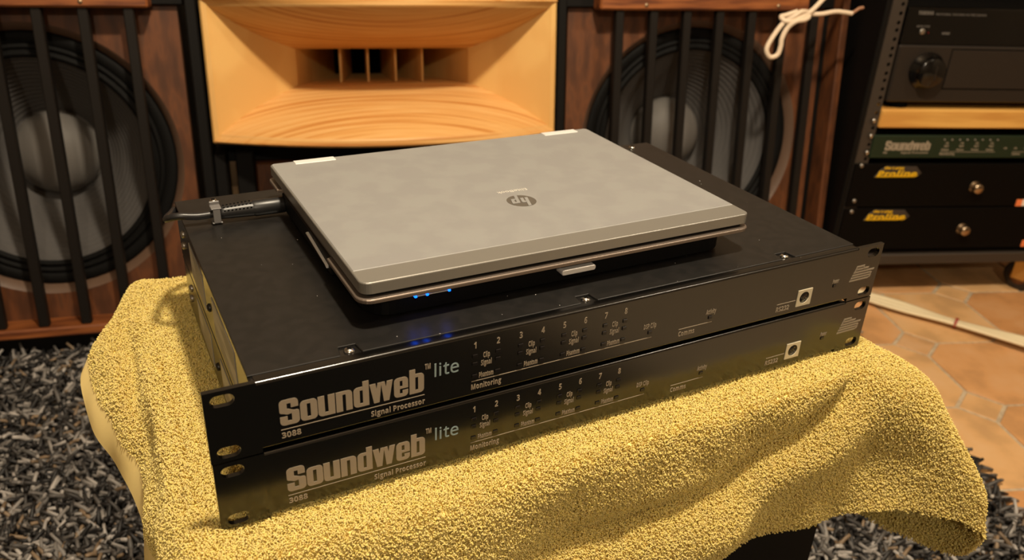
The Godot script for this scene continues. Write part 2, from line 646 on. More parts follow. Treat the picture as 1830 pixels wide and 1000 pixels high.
func tiles() -> void:
	var fl := Node3D.new()
	fl.name = "floor"
	fl.set_meta("kind", "structure")
	add_child(fl)
	fl.position = Vector3(1.224, FLOOR, -0.273)
	fl.rotation.y = -0.3645
	var st := tool()
	span(st, Vector3(-3.6, -0.06, -2.2), Vector3(2.4, -0.0015, 4.2), 0.001)
	obj("grout_bed", st, M.grout, fl)
	var p := 0.2007
	var hh := p / 2.0 - 0.0032
	var cut := 0.0438
	var oct := PackedVector2Array()
	var k := hh - cut + 0.0014
	for v in [Vector2(hh, -k), Vector2(hh, k), Vector2(k, hh), Vector2(-k, hh), Vector2(-hh, k), Vector2(-hh, -k), Vector2(-k, -hh), Vector2(k, -hh)]:
		oct.append(v)
	var s := cut - 0.0045
	var sq := PackedVector2Array([Vector2(s, 0), Vector2(0, s), Vector2(-s, 0), Vector2(0, -s)])
	var flat := Transform3D(Basis(Vector3(1, 0, 0), Vector3(0, 0, -1), Vector3(0, 1, 0)), Vector3.ZERO)
	st = tool()
	prism(st, oct, -0.004, 0.0005, flat, 0.0014)
	st.generate_normals()
	var oct_mesh := st.commit()
	st = tool()
	prism(st, sq, -0.004, 0.0003, flat, 0.0012)
	st.generate_normals()
	var sq_mesh := st.commit()
	for i in range(-4, 6):
		for j in range(-6, 4):
			if i < -2 and j > 0:
				continue
			var o := obj("octagon_tile", oct_mesh, M.tile[rng.randi() % 3], fl)
			o.position = Vector3((i + 0.5) * p, rng.randf_range(-0.0004, 0.0004), (j + 0.5) * p)
			o.rotation.y = PI / 2 * (rng.randi() % 4)
			var q := obj("square_tile", sq_mesh, M.tile[2 + rng.randi() % 2], fl)
			q.position = Vector3(i * p, rng.randf_range(-0.0004, 0.0004), j * p)


func yarn_mesh(length: float, r: float, bend: float, segs: int, sides: int, loop := false) -> ArrayMesh:
	var st := tool(true)
	var path := []
	var rad := []
	for i in segs + 1:
		var t := float(i) / segs
		if loop:
			path.append(Vector3(bend * sin(t * 2.6), length * sin(t * 2.2), 0.3 * bend * sin(t * 5.0)))
		else:
			path.append(Vector3(bend * t * t, length * (t - 0.25 * bend / length * t * t), 0.15 * bend * sin(t * 4.0)))
		rad.append(r * (1.0 if t < 0.8 else 0.75))
	tube(st, path, rad, sides, true)
	st.generate_normals()
	return st.commit()


func scatter(called: String, mesh: Mesh, m: Material, xfs: Array, cols: Array, parent: Node) -> void:
	var mm := MultiMesh.new()
	mm.transform_format = MultiMesh.TRANSFORM_3D
	mm.use_colors = true
	mm.mesh = mesh
	mm.instance_count = xfs.size()
	for i in xfs.size():
		mm.set_instance_transform(i, xfs[i])
		mm.set_instance_color(i, cols[i])
	var o := MultiMeshInstance3D.new()
	o.multimesh = mm
	o.material_override = m
	o.name = called
	o.set_meta("kind", "stuff")
	parent.add_child(o, true)


func rug() -> void:
	var t := thing("shag_rug", "grey and black long-pile shag rug spread under the towel-covered stool", "rug", Vector3(1.064, FLOOR, -0.211), -0.3645)
	# local x runs to the tiled side (edge at 0), local z along that edge
	var cut := []
	for e in [-0.83, 0.86]:
		var w: Vector3 = t.transform.affine_inverse() * (SPK_O + SPK_S * e - SPK_T * SPK_DROP + SPK_N * -0.010)
		cut.append(Vector2(w.x, -w.z))
	var slope: float = (cut[1].y - cut[0].y) / (cut[1].x - cut[0].x)
	var back := func(x: float) -> float: return cut[0].y + slope * (x - cut[0].x)
	var bs := tool()
	prism(bs, PackedVector2Array([Vector2(-2.1, -2.6), Vector2(-0.01, -2.6), Vector2(-0.01, back.call(-0.01)), Vector2(-2.1, back.call(-2.1))]), 0.0, 0.008, Transform3D(Basis(Vector3(1, 0, 0), Vector3(0, 0, -1), Vector3(0, 1, 0)), Vector3.ZERO), 0.003)  # carried on out of view, keeps the reflection in the panels dark
	obj("rug_backing", bs, M.rug_base, t)
	var xfs := []
	var cols := []
	var pal := [Color(0.012, 0.011, 0.011), Color(0.03, 0.027, 0.025), Color(0.09, 0.083, 0.077), Color(0.21, 0.195, 0.18), Color(0.36, 0.335, 0.31), Color(0.20, 0.14, 0.085)]
	var step := 0.0063
	var inv := t.transform.affine_inverse()
	var x := -1.85
	while x < 0.0:
		var z := -1.6
		while z < 0.75:
			z += step
			var p := Vector3(x + rng.randf_range(-1, 1) * step * 0.6, 0.004, z + rng.randf_range(-1, 1) * step * 0.6)
			if p.x > 0.0 or -p.z > back.call(p.x) - 0.004:
				continue
			var w := t.transform * p
			if w.x > 0.0 and w.x < 0.485 and w.z < 0.005 and w.z > -0.30:
				continue # the stool stands there
			if w.z > 0.6 or w.x < -0.75:
				continue
			var yaw := rng.randf() * TAU
			var lean := rng.randf_range(-0.1, 0.5)
			if p.x > -0.012:
				yaw = rng.randf_range(-0.7, 0.7)
				lean = rng.randf_range(0.7, 1.25)
			var b := Basis(Vector3.UP, yaw) * Basis(Vector3(0, 0, 1), -lean)
			b = b.scaled_local(Vector3(1, rng.randf_range(0.7, 1.2), 1) * rng.randf_range(0.85, 1.15))
			xfs.append(Transform3D(b, p))
			var f := rng.randf()
			var c: Color = pal[0]
			if f > 0.32: c = pal[1]
			if f > 0.50: c = pal[2]
			if f > 0.66: c = pal[3]
			if f > 0.82: c = pal[4]
			if f > 0.93: c = pal[5]
			cols.append(c * rng.randf_range(0.75, 1.25))
		x += step
	scatter("shag_pile", yarn_mesh(0.029, 0.0029, 0.020, 6, 6), M.yarn, xfs, cols, t)


# ------------------------------------------------------------------ the loudspeakers
# one frame for all of them: x along the fronts, y up the (slightly reclined) fronts, z towards the viewer
const SPK_O := Vector3(0.43332, 0.007788, -0.945175)
const SPK_S := Vector3(0.972248, 0.0, 0.233954)
const SPK_T := Vector3(0.035671, 0.988308, -0.148237)
const SPK_N := Vector3(-0.231219, 0.152468, 0.960881)
const SPK_DROP := 0.455

func speaker_frame(o: Node3D) -> void:
	o.transform = Transform3D(Basis(SPK_S, SPK_T, SPK_N), SPK_O - SPK_T * SPK_DROP)


func V(s: float, t: float, n: float) -> Vector3:
	return Vector3(s, t + SPK_DROP, n)


func bay(_k: String, sgn: int) -> void:
	var right := sgn > 0
	var o := thing("bass_cabinet", "dark-stained bass cabinet beside the equipment rack, its cone partly hidden by the laptop" if right else "dark-stained bass cabinet standing behind the yellow towel, its whole cone and lower ledge showing", "loudspeaker")
	speaker_frame(o)
	var x0 := 0.324 if right else -0.83
	var x1 := 0.831 if right else -0.3175
	var cx := 0.574 if right else -0.549
	var cy := -0.137
	var R := 0.2085 if right else 0.205
	# baffle: a board with a round opening, bevelled towards the driver
	var st := tool()
	plate_with_hole(st, x0, SPK_DROP - 0.42, x1, SPK_DROP + 0.32, ellipse(Vector2(cx, cy + SPK_DROP), R + 0.011, R + 0.011, 72), -0.06, -0.038, Transform3D(), false)
	obj("baffle", st, M.baffle, o)
	var dx := Transform3D(Basis(Vector3(1, 0, 0), Vector3(0, 0, 1), Vector3(0, -1, 0)), V(cx, cy, 0))
	st = tool()
	lathe(st, [Vector2(R - 0.002, -0.058), Vector2(R, -0.047), Vector2(R + 0.011, -0.0379)], 72, dx)
	obj("opening_bevel", st, M.bevel_wood, o)
	# cabinet body
	st = tool()
	span(st, V(x0, -0.42, -0.50), V(x0 + 0.018, 0.32, -0.06), 0.002)
	span(st, V(x1 - 0.018, -0.42, -0.50), V(x1, 0.32, -0.06), 0.002)
	span(st, V(x0, -0.42, -0.51), V(x1, 0.32, -0.495), 0.002)
	span(st, V(x0, 0.305, -0.50), V(x1, 0.323, -0.04), 0.002)
	obj("cabinet_body", st, M.black_wood, o)
	# driver
	var w := Node3D.new()
	w.name = "woofer"
	o.add_child(w, true)
	st = tool()
	var prof := [Vector2(R - 0.0015, -0.07), Vector2(R - 0.0015, -0.052), Vector2(R - 0.005, -0.0495), Vector2(R - 0.018, -0.0495), Vector2(R - 0.020, -0.052)]
	lathe(st, prof, 72, dx)
	obj("frame_ring", st, M.frame_black, w)
	st = tool()
	prof = []
	for i in 13:
		var f := i / 12.0
		prof.append(Vector2(R - 0.0195 - 0.022 * f, -0.053 + 0.0045 * absf(sin(f * PI * 2.0))))
	lathe(st, prof, 72, dx)
	obj("surround", st, M.frame_black, w)
	st = tool()
	prof = []
	var r0 := R - 0.0415
	for i in 61:
		var f := i / 60.0
		var rr := lerpf(r0, 0.066, f)
		var dep := -0.054 - 0.116 * pow(f, 0.92)
		prof.append(Vector2(rr, dep + 0.0011 * sin(f * TAU * 15.0) * (1.0 - f * 0.3)))
	lathe(st, prof, 96, dx)
	obj("cone", st, M.cone, w)
	st = tool()
	prof = [Vector2(0.071, -0.172), Vector2(0.071, -0.158)]
	for i in 13:
		var a := PI / 2 * (1.0 - i / 12.0)
		prof.append(Vector2(0.070 * sin(a), -0.158 + 0.052 * cos(a)))
	lathe(st, prof, 48, dx)
	obj("dust_cap", st, M.cap, w)
	# rails
	var rx0 := 0.366 if right else -0.80
	var rx1 := 0.766 if right else -0.352
	box_obj("top_rail", V(rx0, 0.100, -0.028), V(rx1, 0.165, 0.012), 0.003, M.board, o)
	for f in ([0.083, 0.337] if right else [0.10, 0.356]):
		st = tool()
		lathe(st, [Vector2(0.0, 0.0), Vector2(0.0036, 0.0), Vector2(0.0036, 0.0008), Vector2(0.0, 0.0014)], 14, Transform3D(Basis(Vector3(1, 0, 0), Vector3(0, 0, 1), Vector3(0, -1, 0)), V(rx0 + f, 0.1085, 0.012)))
		obj("rail_screw", st, M.screw, o)
	box_obj("cross_beam", V(x0 - 0.012, 0.104, -0.037), V(x1 + 0.012, 0.20, -0.026), 0.002, M.black_wood, o)
	st = tool()
	span(st, V(x0, -0.4125, -0.06), V(x1, -0.396, 0.012), 0.003)
	obj("bottom_ledge", st, M.board, o)
	box_obj("plinth", V(x0 + 0.004, -0.4545, -0.45), V(x1 - 0.004, -0.4125, -0.02), 0.002, M.black_wood, o)
	# square grille bars
	for i in (7 if right else 7):
		var s := (0.4047 + 0.0634 * i) if right else (-0.3814 - 0.0634 * i)
		if absf(s) > 0.80:
			continue
		box_obj("grille_bar", V(s - 0.0075, -0.396, -0.010), V(s + 0.0075, 0.101, 0.005), 0.0015, M.bar, o)
	# end boards at the outer side
	if right:
		box_obj("end_post", V(0.8315, -0.42, -0.40), V(0.847, 0.32, -0.045), 0.002, M.black_wood, o)
		box_obj("end_board", V(0.8475, -0.42, -0.40), V(0.862, 0.32, -0.004), 0.002, M.baffle, o)


func horn_stand() -> void:
	var o := thing("horn_stand", "black post frame with brown lower front carrying the wooden horn between the bass cabinets", "stand")
	speaker_frame(o)
	box_obj("post", V(-0.303, -0.445, -0.10), V(-0.286, 0.30, -0.006), 0.002, M.black_wood, o)
	box_obj("post", V(0.2965, -0.445, -0.10), V(0.312, 0.30, -0.006), 0.002, M.black_wood, o)
	box_obj("post", V(-0.285, -0.445, -0.09), V(-0.266, -0.127, -0.02), 0.002, M.black_wood, o)
	box_obj("post", V(-0.252, -0.445, -0.09), V(-0.223, -0.127, -0.03), 0.002, M.black_wood, o)
	box_obj("lower_front", V(-0.222, -0.445, -0.12), V(0.29, -0.150, -0.05), 0.003, M.baffle, o)
	box_obj("cross_rail", V(-0.286, -0.150, -0.26), V(0.296, -0.1265, -0.075), 0.002, M.black_wood, o)


func horn() -> void:
	var o := thing("wooden_horn", "pale pine loudspeaker horn with a flared rectangular mouth and throat fins", "horn")
	speaker_frame(o)
	var c := 0.0055
	var ty := 0.005
	var nb := 33
	var nv := 18
	# inner flare: v = 0 at the throat, 1 at the mouth; r across
	var A := func(v: float) -> float: return 0.148 + (0.273 - 0.148) * pow(v, 1.15)
	var B := func(v: float) -> float: return 0.030 * exp(v * log(0.098 / 0.030))
	var Nn := func(v: float, r: float) -> float: return lerpf(-0.080, 0.100 * (1.0 - r * r), v)
	var top := tool(true)
	var bot := tool(true)
	var P := func(v: float, r: float, s: float) -> Vector3: return V(c + A.call(v) * r, ty + s * B.call(v), Nn.call(v, r))
	for i in nb:
		for k in nv:
			var r0 := -1.0 + 2.0 * i / nb
			var r1 := -1.0 + 2.0 * (i + 1) / nb
			var v0 := float(k) / nv
			var v1 := float(k + 1) / nv
			quad(bot, P.call(v1, r0, -1), P.call(v1, r1, -1), P.call(v0, r1, -1), P.call(v0, r0, -1))
			quad(top, P.call(v0, r0, 1), P.call(v0, r1, 1), P.call(v1, r1, 1), P.call(v1, r0, 1))
	# thickness of the curved plates: front lip and outer face, back to the post frame
	var lip := 0.0135
	for s in [-1.0, 1.0]:
		var st: SurfaceTool = bot if s < 0 else top
		for i in nb:
			var r0 := -1.0 + 2.0 * i / nb
			var r1 := -1.0 + 2.0 * (i + 1) / nb
			var q := []
			for r in [r0, r1]:
				var p: Vector3 = P.call(1.0, r, s)
				var x: float = c + (A.call(1.0) + lip) * r
				q.append([p, Vector3(p.x, p.y + s * 0.003, p.z + 0.002), Vector3(x, p.y + s * (lip - 0.003), p.z + 0.002), Vector3(x, p.y + s * lip, p.z - 0.002), Vector3(x, p.y + s * lip, -0.26)])
			st.set_smooth_group(-1)
			for e in 4:
				if s < 0:
					quad(st, q[0][e], q[0][e + 1], q[1][e + 1], q[1][e])
				else:
					quad(st, q[0][e + 1], q[0][e], q[1][e], q[1][e + 1])
	obj("lower_flare", bot, M.horn_top, o)
	obj("upper_flare", top, M.horn_top, o)
	for s in [-1.0, 1.0]:
		var st := tool(true)
		for k in nv:
			var v0 := float(k) / nv
			var v1 := float(k + 1) / nv
			var a: Vector3 = P.call(v0, s, -1)
			var b: Vector3 = P.call(v1, s, -1)
			var d: Vector3 = P.call(v1, s, 1)
			var e: Vector3 = P.call(v0, s, 1)
			if s < 0:
				quad(st, b, a, e, d)
			else:
				quad(st, a, b, d, e)
		var m0: Vector3 = P.call(1.0, s, -1)
		var m1: Vector3 = P.call(1.0, s, 1)
		st.set_smooth_group(-1)
		var X: float = c + s * (A.call(1.0) + lip)
		var ring := [[m0.x, 0.0], [m0.x + s * 0.003, 0.002], [X - s * 0.003, 0.002], [X, -0.002], [X, -0.26]]
		for e in 4:
			var p0 := Vector3(ring[e][0], m0.y - lip, ring[e][1])
			var p1 := Vector3(ring[e + 1][0], m0.y - lip, ring[e + 1][1])
			var p2 := Vector3(ring[e + 1][0], m1.y + lip, ring[e + 1][1])
			var p3 := Vector3(ring[e][0], m1.y + lip, ring[e][1])
			if s < 0:
				quad(st, p1, p0, p3, p2)
			else:
				quad(st, p0, p1, p2, p3)
		obj("side_wall", st, M.horn_side, o)
	# throat channel behind the flare
	var st := tool()
	var xa := 0.148
	var xb := 0.075
	var zb := -0.30
	for s in [-1.0, 1.0]:
		quad(st, V(c - xa, ty + s * 0.030, -0.080), V(c + xa, ty + s * 0.030, -0.080), V(c + xb, ty + s * 0.028, zb), V(c - xb, ty + s * 0.028, zb))
		quad(st, V(c + s * xa, ty - 0.030, -0.080), V(c + s * xa, ty + 0.030, -0.080), V(c + s * xb, ty + 0.028, zb), V(c + s * xb, ty - 0.028, zb))
	obj("throat", st, M.horn_side, o)
	box_obj("throat_plate", V(c - 0.10, ty - 0.05, zb - 0.02), V(c + 0.10, ty + 0.05, zb), 0.002, M.hole_black, o)  # black plate standing for the dark depth of the throat
	for f in [-0.073, -0.025, 0.024, 0.072]:
		st = tool()
		var za := -0.118
		var xe: float = c + f * 0.62
		var d := Vector3(xe - (c + f), 0, zb + 0.02 - za)
		var bs := Basis(Vector3.UP, atan2(d.x, d.z))
		cbox(st, Transform3D(bs, V((xe + c + f) / 2.0, ty, (za + zb + 0.02) / 2.0)), Vector3(0.0042, 0.059, d.length()), 0.001)
		obj("throat_fin", st, M.horn_side, o)


# ------------------------------------------------------------------ the equipment rack
const RACK_O := Vector3(1.3494266, FLOOR, -0.6332804)

func rack_node(called: String, label: String, category: String, group := "") -> Node3D:
	return thing(called, label, category, RACK_O, ROOM_TURN, group)


func screw_head(st: SurfaceTool, at: Transform3D, r: float) -> void:
	lathe(st, [Vector2(r, 0.0), Vector2(r, r * 0.3), Vector2(r * 0.7, r * 0.6), Vector2(0.0, r * 0.7)], 16, at)


func facing(p: Vector3) -> Transform3D: # y of a lathe turned towards +z
	return Transform3D(Basis(Vector3(1, 0, 0), Vector3(0, 0, 1), Vector3(0, -1, 0)), p)


func av_rack() -> void:
	var o := rack_node("equipment_rack", "black steel equipment rack on casters holding the receiver and amplifiers", "rack")
	var top := 0.78
	box_obj("side_panel", Vector3(-0.100, 0.085, -0.45), Vector3(-0.0905, top, -0.002), 0.002, M.rack_black, o)
	box_obj("side_panel", Vector3(0.452, 0.085, -0.45), Vector3(0.4615, top, -0.002), 0.002, M.rack_black, o)
	for k in 2:
		var x := -0.0905 if k == 0 else 0.426
		var st := tool()
		# a post built in 1U lengths of three square-ish holes each, so that the holes are real
		var y := 0.1018
		while y < top - 0.045:
			for q in [[0.0, 0.0064, 0.01435], [0.01435, 0.0223, 0.0302], [0.0302, 0.0381, 0.04445]]:
				plate_with_hole(st, x, y + q[0], x + 0.0265, y + q[2], ellipse(Vector2(x + 0.0195, y + q[1]), 0.0036, 0.0036, 10), -0.002, 0.0, Transform3D())
			y += 0.04445
		span(st, Vector3(x, 0.10, -0.03), Vector3(x + 0.002, top, -0.002), 0.0005)
		obj("rail_post", st, M.rack_grey, o)
	box_obj("base_panel", Vector3(-0.0905, 0.079, -0.45), Vector3(0.452, 0.1015, 0.004), 0.002, M.rack_grey, o)
	box_obj("top_panel", Vector3(-0.1, top, -0.45), Vector3(0.4615, top + 0.012, 0.004), 0.002, M.rack_black, o)
	box_obj("back_panel", Vector3(-0.09, 0.10, -0.45), Vector3(0.452, top, -0.442), 0.001, M.rack_black, o)
	for p in [Vector3(0.372, 0.033, -0.03), Vector3(-0.05, 0.033, -0.05), Vector3(0.372, 0.033, -0.40), Vector3(-0.05, 0.033, -0.40)]:
		var cst := Node3D.new()
		cst.name = "caster"
		cst.position = p
		cst.rotation.y = 0.5
		o.add_child(cst, true)
		var st := tool()
		var ax := Transform3D(Basis(Vector3(0, -1, 0), Vector3(1, 0, 0), Vector3(0, 0, 1)), Vector3.ZERO)
		lathe(st, [Vector2(0.0, -0.012), Vector2(0.029, -0.012), Vector2(0.033, -0.009), Vector2(0.033, 0.009), Vector2(0.029, 0.012), Vector2(0.0, 0.012)], 28, ax)
		obj("wheel", st, M.wheel, cst)
		st = tool()
		lathe(st, [Vector2(0.0, -0.0135), Vector2(0.019, -0.0135), Vector2(0.019, 0.0135), Vector2(0.0, 0.0135)], 22, ax)
		obj("wheel_core", st, M.wheel_core, cst)
		st = tool()
		span(st, Vector3(-0.017, -0.008, -0.014), Vector3(-0.0145, 0.043, 0.014), 0.001)
		span(st, Vector3(0.0145, -0.008, -0.014), Vector3(0.017, 0.043, 0.014), 0.001)
		span(st, Vector3(-0.030, 0.041, -0.028), Vector3(0.030, 0.0458, 0.028), 0.001)
		obj("fork", st, M.brass, cst)
	# fixing screws of the units
	for q in [Vector2(-0.0735, 0.348), Vector2(-0.075, 0.377), Vector2(-0.0735, 0.316), Vector2(-0.078, 0.29), Vector2(-0.0755, 0.2185), Vector2(-0.0755, 0.196)]:
		var st := tool()
		screw_head(st, facing(Vector3(q.x, q.y, 0.0035)), 0.0042)
		obj("rack_screw", st, M.chrome if q.y > 0.3 else M.steel, o)


func receiver() -> void:
	var o := rack_node("receiver", "black home-cinema receiver with a gloss band and a big volume knob, on the pine shelf", "receiver")
	var x0 := -0.058
	var x1 := 0.377
	box_obj("case", Vector3(x0 + 0.003, 0.4115, -0.36), Vector3(x1 - 0.003, 0.579, -0.012), 0.003, M.rack_black, o)
	box_obj("gloss_band", Vector3(x0, 0.515, -0.012), Vector3(x1, 0.580, 0.0), 0.002, M.gloss_black, o)
	box_obj("lower_front", Vector3(x0, 0.4115, -0.012), Vector3(x1, 0.5148, 0.001), 0.003, M.satin_brown, o)
	var st := tool()
	var d0 := Vector2(0.0445, 0.436)
	var d1 := Vector2(0.34, 0.5095)
	for e in [[d0.x, d0.y, d1.x, d0.y + 0.002], [d0.x, d1.y - 0.002, d1.x, d1.y], [d0.x, d0.y, d0.x + 0.002, d1.y], [d1.x - 0.002, d0.y, d1.x, d1.y]]:
		span(st, Vector3(e[0], e[1], 0.0), Vector3(e[2], e[3], 0.0014), 0.0002)
	obj("door_gap", st, M.hole_black, o)
	box_obj("flap_door", Vector3(d0.x + 0.0021, d0.y + 0.0021, 0.0), Vector3(d1.x - 0.0021, d1.y - 0.0021, 0.0018), 0.001, M.satin_brown, o)
	st = tool()
	lathe(st, [Vector2(0.033, 0.0), Vector2(0.033, 0.003), Vector2(0.0275, 0.004), Vector2(0.0265, 0.020), Vector2(0.024, 0.0225), Vector2(0.0, 0.0225)], 40, facing(Vector3(0.004, 0.4700, 0.001)))
	var kb := obj("volume_knob", st, M.gloss_black, o)
	box_obj("pointer", Vector3(0.0085, 0.458, 0.0225), Vector3(0.0105, 0.482, 0.0242), 0.0004, M.satin_brown, o).reparent(kb)
	st = tool()
	lathe(st, [Vector2(0.0052, 0.0), Vector2(0.0052, 0.0022), Vector2(0.004, 0.003), Vector2(0.0, 0.0026)], 20, facing(Vector3(-0.0226, 0.5385, 0.0)))
	obj("power_button", st, M.steel, o)
	box_obj("standby_light", Vector3(-0.011, 0.536, 0.0), Vector3(-0.0095, 0.5375, 0.0006), 0.0001, M.red, o)
	st = tool()
	text(st, "YAMAHA", 0.0062, Transform3D(Basis(), Vector3(0, 0, 0.0002)), Vector2(-0.0237, 0.5705), 0, true, 1.0, 0.0, 0.0002, 0.029)
	text(st, "NATURAL SOUND AV RECEIVER", 0.0026, Transform3D(Basis(), Vector3(0, 0, 0.0002)), Vector2(0.0445, 0.5688), 0, false, 1.0, 0.0, 0.0002, 0.097)
	text(st, "MAIN ZONE", 0.0022, Transform3D(Basis(), Vector3(0, 0, 0.0002)), Vector2(-0.0226, 0.5475), 0, false)
	text(st, "HDMI", 0.004, Transform3D(Basis(), Vector3(0, 0, 0.0002)), Vector2(0.024, 0.536), 0, true, 1.0, 0.0, 0.0002, 0.015)
	obj("lettering", st, M.grey_print, o)
	for p in [Vector2(-0.02, -0.03), Vector2(0.34, -0.03), Vector2(-0.02, -0.30), Vector2(0.34, -0.30)]:
		st = tool()
		lathe(st, [Vector2(0.022, 0.0), Vector2(0.022, 0.011), Vector2(0.018, 0.0125), Vector2(0.0, 0.0125)], 20, Transform3D(Basis(), Vector3(p.x, 0.3992, p.y)))
		obj("foot", st, M.hole_black, o)


func shelf_board() -> void:
	var o := box_obj("shelf_board", Vector3(-0.0640, 0.3635, -0.40), Vector3(0.425, 0.3985, 0.006), 0.0025, M.shelf, self)
	o.transform = Transform3D(room_basis(), RACK_O)
	o.set_meta("label", "thick pale pine shelf board between the receiver and the green rack unit")
	o.set_meta("category", "shelf")


func green_unit() -> void:
	var o := rack_node("green_rack_processor", "dark green one-unit rack processor under the pine shelf board", "audio processor")
	box_obj("case", Vector3(-0.050, 0.308, -0.25), Vector3(0.412, 0.347, -0.003), 0.001, M.rack_black, o)
	var xf := Transform3D(Basis(), Vector3(0, 0, 0.003))
	var st := tool()
	span(st, Vector3(-0.0665, 0.3045, -0.003), Vector3(0.4255, 0.3490, 0.003), 0.0012)
	obj("faceplate", st, M.green, o)
	st = tool()
	logo_word(st, Transform3D(Basis.from_scale(Vector3(0.00114, 0.00114, 0.001)), Vector3(-0.0395, 0.3200, 0.003)))
	text(st, "9088", 0.0026, xf, Vector2(-0.0405, 0.3155), -1, true, 0.8)
	text(st, "Signal Processor", 0.0026, xf, Vector2(0.052, 0.3155), 1, true, 0.8, 0.0, 0.0002, 0.056)
	for i in 4:
		var x := 0.0860 + 0.0312 * i
		text(st, "Clip", 0.0030, xf, Vector2(x, 0.3345), 0, true, 0.75)
		text(st, "Signal", 0.0030, xf, Vector2(x, 0.3288), 0, true, 0.72)
		text(st, "Phantom", 0.0030, xf, Vector2(x - 0.001, 0.3215), 0, true, 0.75)
	span(st, Vector3(0.0765, 0.3168, 0.003), Vector3(0.191, 0.3176, 0.0032), 0.0)
	text(st, "Monitoring", 0.0040, xf, Vector2(0.0765, 0.3130), -1, true, 0.9, 0.0, 0.0002, 0.031)
	for i in 3:
		text(st, "Clk", 0.0034, xf, Vector2(0.2110 + 0.0215 * i, 0.3245), 0, true, 0.9)
	span(st, Vector3(0.228, 0.3168, 0.003), Vector3(0.30, 0.3176, 0.0032), 0.0)
	text(st, "Comms", 0.0040, xf, Vector2(0.228, 0.3130), -1, true, 0.9, 0.0, 0.0002, 0.018)
	obj("lettering", st, M.ink, o)
	for i in 8:
		st = tool()
		lathe(st, [Vector2(0.0018, 0.0), Vector2(0.0016, 0.0014), Vector2(0.0, 0.0022)], 10, facing(Vector3(0.0785 + 0.0158 * i, 0.3412, 0.003)))
		obj("indicator_lamp", st, M.steel, o)


func amplifier(k: int) -> void:
	var y0 := 0.2040 - 0.0915 * k + 0.0005
	var o := rack_node("power_amplifier", "black amplifier with silver knob and yellow badge, %s" % ["directly under the green rack unit" if k == 0 else "lowest in the rack, just above its base"], "amplifier")
	box_obj("case", Vector3(-0.058, y0 + 0.002, -0.38), Vector3(0.42, y0 + 0.086, -0.002), 0.001, M.rack_black, o)
	box_obj("faceplate", Vector3(-0.0905, y0, -0.0018), Vector3(0.4515, y0 + 0.0888, 0.003), 0.0012, M.amp_black, o)
	var lg := 0.2765 - 0.0895 * k
	var xf := Transform3D(Basis(), Vector3(0, 0, 0.003))
	var st := tool()
	var plate := PackedVector2Array([Vector2(-0.047, lg - 0.010), Vector2(0.040, lg - 0.010), Vector2(0.050, lg - 0.002), Vector2(0.036, lg + 0.0115), Vector2(-0.026, lg + 0.0125), Vector2(-0.038, lg + 0.004)])
	prism(st, plate, 0.003, 0.0042, Transform3D(), 0.0004)
	var bg := obj("badge", st, M.rack_grey, o)
	st = tool()
	var bx := Transform3D(Basis(), Vector3(0, 0, 0.0043))
	text(st, "Proline", 0.0125, bx, Vector2(-0.0405, lg - 0.0035), -1, true, 1.0, 0.32, 0.0006, 0.080)
	text(st, "the t.amp", 0.0048, bx, Vector2(-0.010, lg + 0.0088), 0, true, 1.0, 0.3, 0.0006, 0.040)
	# the stroke that runs under the word
	prism(st, PackedVector2Array([Vector2(-0.0455, lg - 0.0092), Vector2(0.036, lg - 0.0092), Vector2(0.043, lg - 0.006), Vector2(-0.036, lg - 0.0072)]), 0.0, 0.0006, bx)
	obj("lettering", st, M.yellow, bg)
	var kn := Vector2(0.1716, 0.2458 - 0.0895 * k)
	st = tool()
	lathe(st, [Vector2(0.0125, 0.0), Vector2(0.0125, 0.002), Vector2(0.0108, 0.003), Vector2(0.0102, 0.013), Vector2(0.0088, 0.0152), Vector2(0.0, 0.0162)], 28, facing(Vector3(kn.x, kn.y, 0.003)))
	var kb := obj("gain_knob", st, M.knob_silver, o)
	box_obj("pointer", Vector3(kn.x - 0.0006, kn.y + 0.002, 0.0185), Vector3(kn.x + 0.0006, kn.y + 0.0085, 0.0195), 0.0002, M.hole_black, kb)
	var ly := 0.2115 - 0.0895 * k
	var lx := 0.2725 if k == 0 else 0.3155
	box_obj("label_plate", Vector3(lx, ly - 0.007, 0.003), Vector3(lx + 0.060, ly + 0.007, 0.0042), 0.0005, M.label_white, o)
	box_obj("label_end", Vector3(lx - 0.0002, ly - 0.0072, 0.003), Vector3(lx + 0.013, ly + 0.0072, 0.0046), 0.0005, M.label_orange, o)


